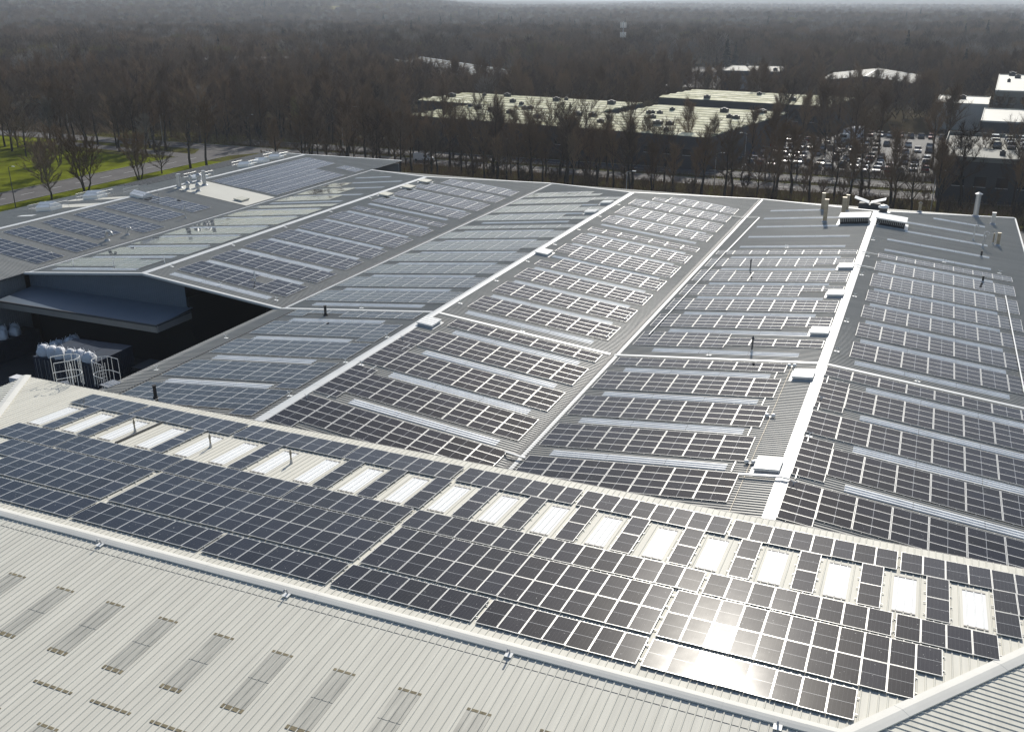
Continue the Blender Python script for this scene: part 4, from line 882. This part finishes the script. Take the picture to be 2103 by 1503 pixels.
for ry in (252.5, 258.5, 269, 275, 286, 292, 301):
    for k in range(17):
        x = -44 + k * 2.75
        if x > 1 and ry < 270: continue
        if R.random() < .22: continue
        car(x + R.uniform(-.15, .15), ry + R.uniform(-.25, .25), .06, R.choice((0, math.pi)) + R.gauss(0, .03), 'in the car park beyond the tree belt, right', 'cars in the right car park')
for ry in (488, 494, 508, 514, 528, 534, 548, 554):
    for k in range(14):
        x = -152 + k * 2.9 + (ry - 488) * .15
        if R.random() < .2: continue
        car(x, ry + R.uniform(-.3, .3), .06, R.choice((0, math.pi)), 'in the far car park beside the dark flat unit', 'cars in the far car park')
for ry, z in ((246, 8.14), (252, 8.14), (258, 8.14)):
    for k in range(12): car(14 + k * 2.9, ry - k * .1, z, R.choice((0, math.pi)), 'on top of the flat pale deck', 'cars on the parking deck')
for k in range(9):
    car(-20 + k * 2.9, 322 + R.uniform(-.3, .3), .06, R.choice((0, math.pi)), 'in the short row behind the right car park', 'cars in the back row of the car park')
for k in range(5): car(17 + k * 2.9, 152 + k * 3, .06, rad(80), 'beside the right eave of the factory', 'cars beside the factory')
for i, (x, y, rz) in enumerate(((-19, 311, .4), (-120, 224.6, math.pi / 2), (20, 168, .2), (-243, 321, .5))):
    o = ob('van', van_me, loc=(x, y, .06)); o.rotation_euler = (0, 0, rz); tag(o, 'white van %s' % ('beside the right car park', 'driving on the road behind the trees', 'standing beside the right eave', 'parked between the left trees')[i], 'van')
t = thing('box_lorry', 'pale blue-white box lorry standing behind the right car park', 'lorry', (-22.5, 303.0, 0)); t.rotation_euler = (0, 0, rad(-20))
bb = B(); bb.box(-1.25, 1.25, 0, 8.5, 1.1, 4.0); bb.make('box', m_bag, t); bb = B(); bb.box(-1.15, 1.15, -2.2, -.15, .6, 2.8); bb.make('cab', m_white, t); bb = B(); bb.box(-1.0, 1.0, -2.25, -2.2, 1.7, 2.5); bb.make('windscreen', m_win, t)
for yy in (-1.3, 5.5, 6.8):
    bb = B(); bb.tube((-1.2, yy, .5), (1.2, yy, .5), .5, n=12); bb.make('wheel', m_tyre, t)
def lamp(x, y, rz, label, h=8.2, arms=1, mat=m_galv):
    t = thing('street_lamp', label, 'street lamp', (x, y, 0), 'street lamps along the roads'); t.rotation_euler = (0, 0, rz)
    bb = B(); bb.tube((0, 0, 0), (0, 0, h), .1, .06, 8); bb.make('pole', mat, t)
    for k in range(arms):
        sg = 1 - 2 * k; bb = B(); bb.path([(0, 0, h - .05), (sg * .5, 0, h + .12), (sg * 1.1, 0, h + .16)], .035, 6); a = bb.make('arm', mat, t)
        bb = B(); bb.box(min(sg * 1.0, sg * 1.7), max(sg * 1.0, sg * 1.7), -.14, .14, h + .12, h + .24); bb.make('lamp_head', m_white, a)
LP = [(-167.7, 139.5, 0, 'dark telegraph-like pole on the grass beside the left road', 1), (-165, 263, .3, 'lamp post deep in the left trees', 2), (-140, 218, .3, 'lamp post left behind the roof corner', 1), (-94, 215, .4, 'pale lamp in the tree belt left of centre', 1), (-42, 248, .4, 'double-armed lamp right of the low warehouse', 2),
      (-42, 212, .4, 'lamp post behind the third roof ridge end', 1), (-258, 240, .2, 'lamp post in the woods at far left', 1), (-205, 224, .2, 'lamp post above the left lawn', 1), (-181, 233, .2, 'lamp post in the trees above the far-left roof', 1), (-53, 182, .2, 'slim lamp post just behind the factory', 1), (-14, 214, .3, 'lamp post near the right car park', 1), (2, 206, .3, 'slim white lamp post behind the right roof corner', 1)]
for x, y, rz, lb, ar in LP: lamp(x, y, rz, lb, 8.2, ar, m_gutter if 'telegraph' in lb else m_galv)
t = thing('phone_mast', 'pale telecom mast with tiers of antenna panels rising from the woods', 'mast', (-196, 650, 0))
bb = B(); bb.tube((0, 0, 0), (0, 0, 25), .45, .3, 10); bb.make('pole', m_galv, t)
for z in (15.5, 21.5):
    bb = B()
    for k in range(12):
        a_ = k * math.pi / 6; b_ = (k + 1) * math.pi / 6; bb.tube((1.7 * math.cos(a_), 1.7 * math.sin(a_), z), (1.7 * math.cos(b_), 1.7 * math.sin(b_), z), .07, n=5)
    for k in range(4): bb.tube((0, 0, z), (1.7 * math.cos(k * math.pi / 2), 1.7 * math.sin(k * math.pi / 2), z), .07, n=5)
    bb.make('ring_frame', m_galv, t)
    for k in range(8):
        a_ = k * math.pi / 4; bb = B(); x, y = 1.8 * math.cos(a_), 1.8 * math.sin(a_); bb.box(x - .2, x + .2, y - .2, y + .2, z - .4, z + 2.9); bb.make('antenna_panel', m_white, t)
# ------------------------------------------------------------------ trees
def sliver(v, f, p, d, L_, w_, rr, bend=.25):
    a = d.orthogonal().normalized(); a.rotate(Quaternion(d, rr.uniform(0, 6.28))); m_ = p + d * (L_ * .55) + Vector((0, 0, L_ * bend * .3)); e = p + d * L_ + Vector((rr.uniform(-.1, .1), rr.uniform(-.1, .1), L_ * bend))
    k = len(v); v += [p - a * w_, p + a * w_, m_ + a * w_ * .6, m_ - a * w_ * .6, e]; f += [(k, k + 1, k + 2, k + 3), (k + 3, k + 2, k + 4)]
def limb(bb, p, q, r0, r1, n, rr, k=3):
    pts = [p + (q - p) * (i / k) + Vector((rr.uniform(-1, 1), rr.uniform(-1, 1), rr.uniform(-.3, .6))) * ((q - p).length * .022 if 0 < i < k else 0) for i in range(k + 1)]
    for i in range(k): bb.tube(pts[i], pts[i + 1], r0 + (r1 - r0) * i / k, r0 + (r1 - r0) * (i + 1) / k, n, cap=False)
    return pts
def bare_tree(seed, h, spread, stems=1, lo=.28, tw=.026, nb=14, nt=26, up=.75):
    rr = random.Random(seed); trunk = B(); limbs = B(); v = []; f = []
    for s in range(stems):
        a0 = s * 6.28 / stems + rr.uniform(0, 1); lean = Vector((math.cos(a0), math.sin(a0), 0)) * (h * (.05 if stems == 1 else .22))
        base = Vector((math.cos(a0), math.sin(a0), 0)) * (0 if stems == 1 else .35); top = base + lean + Vector((0, 0, h * .86)); r0 = .026 * h * (1 if stems == 1 else .7)
        if stems == 1: r0 = .020 * h + .05
        pts = limb(trunk, base, top, r0, .03, 7, rr, 5)
        for b in range(nb):
            t_ = lo + (.97 - lo) * ((b + rr.random() * .7) / nb); i = min(4, int(t_ * 5)); o = pts[i].lerp(pts[i + 1], t_ * 5 - i)
            az = b * 2.4 + rr.uniform(-.5, .5); el = rr.uniform(up - .25, up + .3) + .4 * t_; L_ = spread * (1.05 - .55 * abs(t_ - .45) * 1.6) * rr.uniform(.75, 1.15) * (1 if stems == 1 else .8)
            d = Vector((math.cos(az) * math.cos(el), math.sin(az) * math.cos(el), math.sin(el))); e = o + d * L_; rb = r0 * (1 - t_) * .55 + .025
            bp = limb(limbs, o, e, rb, .02, 5, rr, 3)
            for c in range(6):
                tc = .22 + .78 * (c + rr.random()) / 6; ii = min(2, int(tc * 3)); oo = bp[ii].lerp(bp[ii + 1], tc * 3 - ii)
                d2 = (d + Vector((rr.gauss(0, .6), rr.gauss(0, .6), rr.uniform(-.1, .7)))).normalized(); L2 = L_ * .42 * rr.uniform(.6, 1.1); e2 = oo + d2 * L2
                limbs.tube(oo, e2, .022, .012, 3, cap=False)
                for q in range(nt):
                    p = oo.lerp(e2, .1 + .9 * rr.random()); d3 = (d2 * .6 + Vector((rr.gauss(0, .55), rr.gauss(0, .55), rr.uniform(-.1, .8)))).normalized()
                    sliver(v, f, p, d3, rr.uniform(.5, 1.6) * h / 13, tw * rr.uniform(.6, 1.1), rr)
    k = len(limbs.v); cv = limbs.v + [tuple(p) for p in v]; cf = limbs.f + [tuple(i + k for i in q) for q in f]
    return trunk, cv, cf
def far_tree(seed, h, spread, n=330, tw=.12):
    rr = random.Random(seed); bb = B(); bb.tube((0, 0, 0), (0, 0, h * .8), .24, .06, 5); v = []; f = []
    for i in range(n):
        t_ = rr.random() ** .8; z = h * (.28 + .6 * t_); r = spread * math.sqrt(max(0, 1 - (2 * t_ - .85) ** 2 * .7)) * math.sqrt(rr.random()) * .8; a_ = rr.uniform(0, 6.28)
        p = Vector((r * math.cos(a_), r * math.sin(a_), z)); d = Vector((math.cos(a_) * .5 + rr.gauss(0, .3), math.sin(a_) * .5 + rr.gauss(0, .3), rr.uniform(.3, 1.1))).normalized()
        sliver(v, f, p, d, rr.uniform(1.4, 3.2), tw * rr.uniform(.5, 1.1), rr, .1)
    k = len(bb.v); return bb.v + [tuple(p) for p in v], bb.f + [tuple(i + k for i in q) for q in f]
def conifer(seed, h, spread, n=420):
    rr = random.Random(seed); bb = B(); bb.tube((0, 0, 0), (0, 0, h * .95), .28, .04, 6); v = []; f = []
    for i in range(n):
        t_ = rr.random(); z = h * (.08 + .9 * t_); L_ = spread * (1 - t_) * rr.uniform(.7, 1.1) + .3; a_ = rr.uniform(0, 6.28); d = Vector((math.cos(a_), math.sin(a_), -.25)).normalized()
        sliver(v, f, Vector((0, 0, z)) + d * L_ * .15, d, L_, .30, rr, -.05)
    k = len(bb.v); return bb.v + [tuple(p) for p in v], bb.f + [tuple(i + k for i in q) for q in f]
TM = []                                               # (trunk mesh, crown mesh)
def add_kind(seed, mat, **kw):
    tr, cv, cf = bare_tree(seed, **kw); TM.append((tr.data('trunk', m_bark), mesh_data('crown', cv, cf, mat)))
add_kind(11, m_twig[0], h=14, spread=6.2, up=.6); add_kind(12, m_twig[1], h=15.5, spread=5.6, lo=.34, up=.62); add_kind(13, m_twig[0], h=16.5, spread=4.6, lo=.4, up=.85)     # tall belt trees
add_kind(14, m_twig[1], h=13, spread=6.4, lo=.24, up=.6); add_kind(15, m_twig[0], h=15, spread=4.2, lo=.3, up=.9)
add_kind(21, m_twig[0], h=9.5, spread=5.0, stems=3, lo=.2, nb=11, nt=24); add_kind(22, m_twig[1], h=9, spread=4.8, lo=.18, nb=15, up=.6)                            # low spreading ones on the lawn
add_kind(31, m_twig[2], h=14, spread=4.0, lo=.3, up=.9); add_kind(32, m_twig[3], h=12, spread=4.8, lo=.25, up=.9)
add_kind(41, m_twig[1], h=5.0, spread=2.6, stems=3, lo=.12, nb=8, nt=16, up=.7)                                                                                      # shrub
NT = [0]
LOOK = {0: 'broad brown', 1: 'broad dark grey', 2: 'tall slender', 3: 'wide low-branched', 4: 'narrow upright', 7: 'pale grey', 8: 'yellowish'}
def spot(x):
    for lim, w_ in ((-128, 'above the far-left roof corner'), (-98, 'left of the low warehouse'), (-70, "before the low warehouse's left half"), (-46, "before the low warehouse's right half"), (-22, 'before the car park'), (0, 'behind the rightmost ridge end')):
        if x < lim: return w_
    return 'behind the right roof corner'
def tree(kind, x, y, label, group, sc=1.0, name='bare_tree', cat='tree', z=None):
    t = thing(name, label, cat, (x, y, (terrain(x, y) if z is None else z) - .05), group); t.rotation_euler = (0, 0, R.uniform(0, 6.28)); t.scale = (sc, sc, sc * R.uniform(.92, 1.1)); NT[0] += 1
    ob('trunk', TM[kind][0], t); ob('crown', TM[kind][1], t); return t
LAWN = [(-167.9, 148.8, 6, 1.0, 'low spreading bare tree on the road verge, nearest of the row by the left roof'), (-168.3, 158.5, 5, 1.15, 'many-stemmed bare tree, second in the verge row by the left roof'),
        (-168.0, 174.5, 5, 1.0, 'wide forked bare tree, third in the verge row by the left roof'), (-169, 183, 6, .8, 'small bare tree, fourth in the verge row by the left roof'),
        (-168, 192, 1, .95, 'dark-trunked leaning tree, fifth in the verge row above the roof edge'), (-165, 194.5, 2, .9, 'dark-trunked tree, last in the verge row above the roof edge'),
        (-186, 163, 6, .95, 'rounded bare tree on the bright lawn behind the road'), (-192, 170, 5, .9, 'pale bushy bare tree on the bright lawn, middle'), (-214, 168, 6, 1.2, 'dense bare tree at the left edge of the lawn'), (-224, 178, 3, 1.0, 'big bare tree at far-left lawn corner'), (-229, 162, 3, .9, 'big bare tree cut by the left picture edge')]
LAWN += [(-240, 185, 1, 1.0, 'tall dark tree at the far-left picture edge behind the lawn'), (-236, 174, 0, 1.0, 'broad dark tree at the far-left picture edge beside the lawn'), (-233, 196, 3, 1.1, 'broad dark tree at the back left corner of the lawn'), (-205, 186, 5, .9, 'pale low tree in the middle of the lawn, right'), (-221, 190, 6, 1.0, 'low rounded tree at the back of the lawn'), (-199, 160, 5, .8, 'low forked tree at the front of the lawn near the road')]
for x, y, k, sc, lb in LAWN: tree(k, x, y, lb, 'trees on the left lawn', sc)
tree(9, -176.5 + 6, 137, 'thin sapling on the grass strip beside the left pole', 'trees on the left lawn', .8)
BL = []                                               # keep-out boxes (x0,x1,y0,y1) for free planting
KEEP = [(-330, 190, 218.5, 228.3), (-188, 190, 230.5, 240.5), (-150, 60, 40, 197), (-190, -150, 40, 230), (-50, 6, 245, 308), (-236, -185, 110, 206), (-24, 40, 240, 335), (-170, -80, 470, 620)]
POLY = []
def blocked(x, y):
    for a, b, c, d in KEEP:
        if a < x < b and c < y < d: return True
    for p, ang, x0, x1, y0, y1 in POLY:
        dx, dy = x - p[0], y - p[1]; c, s = math.cos(ang), math.sin(ang); u, v_ = dx * c + dy * s, -dx * s + dy * c
        if x0 < u < x1 and y0 < v_ < y1: return True
    return False
POLY += [((-139, 252), a9, -30, 98, -13, 70), ((-87, 333), rad(-9.5), -4, 62, -26, 38), ((-47, 438), rad(-2), -4, 42, -48, 58), ((-92, 463), rad(4), -12, 30, -62, 46), ((2.5, 223), rad(-2), -2, 64, 20, 46), ((12, 299), rad(-3), -3, 62, -3, 38), ((13.5, 345), rad(-3), -16, 47, -3, 78),
         ((-252, 492), an - math.pi / 2, -34, 46, -6, 132), ((-392, 449), rad(32), -4, 70, -40, 32), ((-300, 345), rad(25), -3, 55, -22, 18)]
# belt behind the hall: two staggered rows
x = -152.0
while x < 24:
    for row, yy in ((0, 202.0), (1, 208.0), (2, 214.5)):
        kk = R.choice([0, 1, 2, 2, 4, 3])
        if R.random() < (.74 if x < -46 else .5): tree(kk, x + R.uniform(-1.2, 1.2), yy + R.uniform(-2.5, 4), '%s bare tree, near belt %s row, %s' % (LOOK[kk], ('front', 'middle', 'back')[row], spot(x)), 'trees of the belt behind the hall', R.uniform(.6, 1.02) if x < -25 else R.uniform(.75, 1.15))
    if R.random() < .9: tree(9, x + 1.2, R.choice((199, 206, 217)) + R.uniform(-2, 2), 'low bare shrub in the roadside belt ' + spot(x), 'shrubs of the belt behind the hall', R.uniform(.5, .9), 'shrub', 'shrub')
    x += 4.1
x = -165.0
while x < 24:
    if not (-48 < x < 2) or R.random() < .25:
        kk = R.choice([0, 1, 2, 3, 4]); tree(kk, x + R.uniform(-1, 1), 243.0 + R.uniform(-1, 3) - (5 if -70 < x < -45 else 0) * 0, '%s bare tree in the second belt, %s' % (LOOK[kk], spot(x)), 'trees of the second belt', R.uniform(.7, 1.0))
    x += 5.2
for i in range(19):
    x = R.uniform(-46, 4); tree(R.choice([1, 2, 4, 4]), x, R.choice((262.5, 281, 297, 307, 312)) + R.uniform(-1.5, 1.5), 'tall slim bare tree standing between the car park rows', 'trees of the right car park', R.uniform(.8, 1.15))
for i in range(22): tree(R.choice([0, 1, 3, 4]), R.uniform(-180, 15), 229.6 + R.uniform(-.6, .6), 'bare tree on the median strip of the road behind the trees', 'trees on the median', R.uniform(.6, .85))
cand = []
FIELDS = [(-560, 2350, 260, 200), (-150, 2500, 330, 160), (-700, 1900, 120, 90), (60, 1750, 150, 110), (-330, 1500, 90, 70), (-1150, 1900, 170, 130), (-60, 1130, 70, 45), (-820, 1350, 80, 60), (-420, 3200, 420, 220), (-1000, 2600, 300, 200)]
m_field = M('pale_winter_field', (0.20, 0.18, 0.085), 1.0, spec=0.0, var=0.35, vscale=0.01)
for fx, fy, fw, fh in FIELDS:
    vv = [(fx, fy, terrain(fx, fy) + 1.5)] ; ff = []
    for k_ in range(1, 5):
        for i_ in range(24):
            a_ = i_ * math.pi / 12; x_, y_ = fx + fw * k_ / 4 * math.cos(a_), fy + fh * k_ / 4 * math.sin(a_); vv.append((x_, y_, terrain(x_, y_) + 1.5))
    for i_ in range(24):
        j_ = (i_ + 1) % 24; ff.append((0, 1 + i_, 1 + j_))
        for k_ in range(3): ff.append((1 + k_ * 24 + i_, 25 + k_ * 24 + i_, 25 + k_ * 24 + j_, 1 + k_ * 24 + j_))
    tag(ob('field', mesh_data('field', vv, ff, m_field, smooth=True)), kind='structure')
def density(x, y):
    return noise.noise((x / 160.0, y / 160.0, 5.0))
def in_view(x, y, m=0.05):
    az = math.atan2(x, y) + YAW; return abs(az) < rad(30) + m
for (d0, d1, cell) in ((215, 330, 5.6), (330, 480, 6.4), (480, 760, 7.6), (760, 1300, 10.0), (1300, 2200, 13.5), (2200, 4600, 20.0)):
    nx = int(d1 * 1.25 / cell)
    for i in range(-nx, int(d1 * .25 / cell) + 1):
        for j in range(int(d0 * .80 / cell), int(d1 / cell) + 1):
            x = (i + R.uniform(-.45, .45)) * cell; y = (j + R.uniform(-.45, .45)) * cell; d = math.hypot(x, y)
            if not (d0 <= d < d1) or not in_view(x, y): continue
            if d < 480 and y < 241 and x > -188: continue
            if blocked(x, y): continue
            q = density(x, y)
            if q < -.42 and d > 700: continue             # clearings and fields
            if d > 520 and any(abs(x - hx - (hy - y) * hx / max(hy, 1) * -1.0) < 15 and -105 < y - hy < 10 for hx, hy in HS): continue
            if d > 620 and any(math.hypot((x - fx) / fw, (y - fy) / fh) < 1 for fx, fy, fw, fh in FIELDS): continue
            if d > 420 and math.hypot(x + 196, (y - 640) * .7) < 5: continue
            cand.append((d, x, y, q))
cand.sort()
near = [c for c in cand][:max(0, 296 - NT[0])]
zone = lambda x, y: ('in the upper-left wood beyond the lawn' if x < -195 else ('in the wood beyond the low warehouse' if y > 300 else 'in the wood edge above the far-left roof'))
for d, x, y, q in near:
    k = R.choice([0, 1, 2, 3, 4]) if R.random() < .9 else R.choice([7, 8])
    tree(k, x, y, '%s bare tree %s' % (LOOK[k], zone(x, y)), 'trees of the left wood', R.uniform(.75, 1.1))
rest = cand[len(near):]
# single-mesh trees: a few stand alone in view, the rest of the forest is instanced from them
FK = [('far_tree', far_tree(51, 13, 5.6), m_twig[0], 'brown bare tree at the wood edge'), ('far_tree', far_tree(52, 14.5, 5.2), m_twig[1], 'dark grey bare tree at the wood edge'),
      ('far_tree', far_tree(53, 13.5, 4.8), m_twig[2], 'pale birch-like tree at the wood edge'), ('far_tree', far_tree(54, 11.5, 5.4), m_twig[3], 'yellow-green willow-like tree at the wood edge')]
spots = [(-205, 262), (-232, 268), (-150, 330), (-170, 345)]
FO_ = []
for (nm, (v, f), mt, lb), (x, y) in zip(FK, spots):
    o = ob('bare_tree', mesh_data('bare_tree', v, f, [mt]), loc=(x, y, 0)); tag(o, lb + (' above the left lawn' if y < 300 else ' behind the low warehouse'), 'tree', 'trees of the left wood'); FO_.append(o)
mid = []
for i, (x, y) in enumerate(((-180, 312), (-262, 300))):
    pass
def forest(name, pts, src, smin, smax, label):
    me = mesh_data(name, [(x, y, terrain(x, y) - .2) for x, y in pts], [], [src.data.materials[0]]); o = ob(name, me); tag(o, kind='stuff'); o['label'] = label
    gnt = D.node_groups.new(name, 'GeometryNodeTree'); gnt.interface.new_socket('Geometry', in_out='INPUT', socket_type='NodeSocketGeometry'); gnt.interface.new_socket('Geometry', in_out='OUTPUT', socket_type='NodeSocketGeometry')
    N = gnt.nodes.new; L_ = gnt.links.new; gi = N('NodeGroupInput'); go = N('NodeGroupOutput'); oi = N('GeometryNodeObjectInfo'); oi.inputs['Object'].default_value = src; oi.inputs['As Instance'].default_value = True
    ip = N('GeometryNodeInstanceOnPoints'); rv = N('FunctionNodeRandomValue'); rv.data_type = 'FLOAT_VECTOR'; rv.inputs[0].default_value = (-.06, -.06, 0); rv.inputs[1].default_value = (.06, .06, 6.28)
    rs = N('FunctionNodeRandomValue'); rs.data_type = 'FLOAT'; rs.inputs[2].default_value = smin; rs.inputs[3].default_value = smax
    L_(gi.outputs[0], ip.inputs['Points']); L_(oi.outputs['Geometry'], ip.inputs['Instance']); L_(rv.outputs[0], ip.inputs['Rotation']); L_(rs.outputs[1], ip.inputs['Scale']); L_(ip.outputs[0], go.inputs[0])
    md = o.modifiers.new('instances', 'NODES'); md.node_group = gnt; return o
src_mid = [ob_ for ob_ in COL.objects if ob_.name.split('.')[0] == 'crown']
bins = [[], [], [], []]; mids = [[], [], []]
cr = {}
for o in COL.objects:
    if o.type == 'MESH' and o.name.split('.')[0] == 'crown' and o.data not in cr: cr[o.data] = o
crown_of = [cr[TM[k][1]] for k in (0, 2, 3)]
for d, x, y, q in rest:
    p = noise.noise((x / 70.0, y / 70.0, 11.0)); rnd = R.random()
    if d < 560: mids[R.randrange(3)].append((x, y)); continue
    k = 2 if (p > .26 and rnd < .6) or rnd < .04 else (3 if (p < -.27 and rnd < .55) or rnd < .04 else (0 if q + R.gauss(0, .15) > .02 else 1)); bins[k].append((x, y))
for k in range(3):
    if mids[k]: forest('wood_trees', mids[k], crown_of[k], .75, 1.1, 'mass of bare brown trees in the middle-distance wood')
for k in range(4): forest('forest_trees', bins[k], FO_[k], .6, 1.4, 'far-off bare forest stretching to the horizon')
cv, cf = conifer(61, 21, 4.2); con_me = mesh_data('conifer', cv, cf, m_con)
CF = [(-465, 1108), (-456, 1118), (-447, 1109), (-440, 1121), (-432, 1113), (-423, 1125), (-415, 1118), (-428, 1132), (-475, 1120), (-405, 1128), (-396, 1120), (-470, 1135), (-452, 1140), (-436, 1143), (-118, 605), (-112, 600), (10, 520), (-20, 640), (-780, 1500), (-770, 1512), (-300, 980), (-330, 1000), (-1180, 1620), (-1210, 1640), (-230, 900), (30, 900), (-40, 1000), (-640, 1300)]
for i in range(34):
    d_ = R.uniform(560, 2300); az_ = rad(R.uniform(-51, 4)); CF.append((d_ * math.sin(az_), d_ * math.cos(az_)))
for x, y in CF:
    a_, b_ = where(x, y); o = ob('conifer', con_me, loc=(x, y, terrain(x, y))); s_ = R.uniform(.75, 1.15); o.scale = (s_, s_, s_); o.rotation_euler = (0, 0, R.uniform(0, 6)); tag(o, 'dark conifer standing out of the %s %s woods' % (a_, b_), 'conifer', 'dark conifers in the woods')
# long grass and brambles under the belt
def scatter(name, n, box, mat, hmin, hmax, wd):
    v = []; f = []
    for i in range(n):
        x, y = R.uniform(box[0], box[1]), R.uniform(box[2], box[3]); d = Vector((R.gauss(0, .5), R.gauss(0, .5), 1)).normalized(); sliver(v, f, Vector((x, y, 0)), d, R.uniform(hmin, hmax), wd * R.uniform(.5, 1.2), R, .05)
    o = ob(name, mesh_data(name, v, f, mat)); tag(o, kind='stuff'); return o
scatter('undergrowth', 26000, (-155, 24, 198, 219), m_twig[0], .6, 2.2, .05); scatter('undergrowth', 6000, (-186, 24, 227.8, 231.4), m_twig[1], .5, 1.8, .05); scatter('undergrowth', 16000, (-165, 24, 240.2, 249), m_twig[1], .8, 2.6, .05); scatter('undergrowth', 22000, (-320, -165, 228.5, 285), m_twig[1], .6, 2.4, .06)

# ------------------------------------------------------------------ haze
hz = B(); hz.box(-11500, 11500, -11500, 11500, -60, 125); hb = hz.make('haze', [], None); tag(hb, kind='stuff')
hm = D.materials.new('haze'); hm.use_nodes = True; t = hm.node_tree; t.nodes.clear()
pv = t.nodes.new('ShaderNodeVolumePrincipled'); pv.inputs['Color'].default_value = (0.80, 0.88, 1.0, 1); pv.inputs['Density'].default_value = HAZE = 0.000125; pv.inputs['Anisotropy'].default_value = 0.35
mo = t.nodes.new('ShaderNodeOutputMaterial'); t.links.new(pv.outputs[0], mo.inputs['Volume']); hm.cycles.homogeneous_volume = True
hb.data.materials.append(hm)
print('panels', NPAN, 'trees', NT[0], 'forest', [len(b) for b in bins], [len(b) for b in mids])
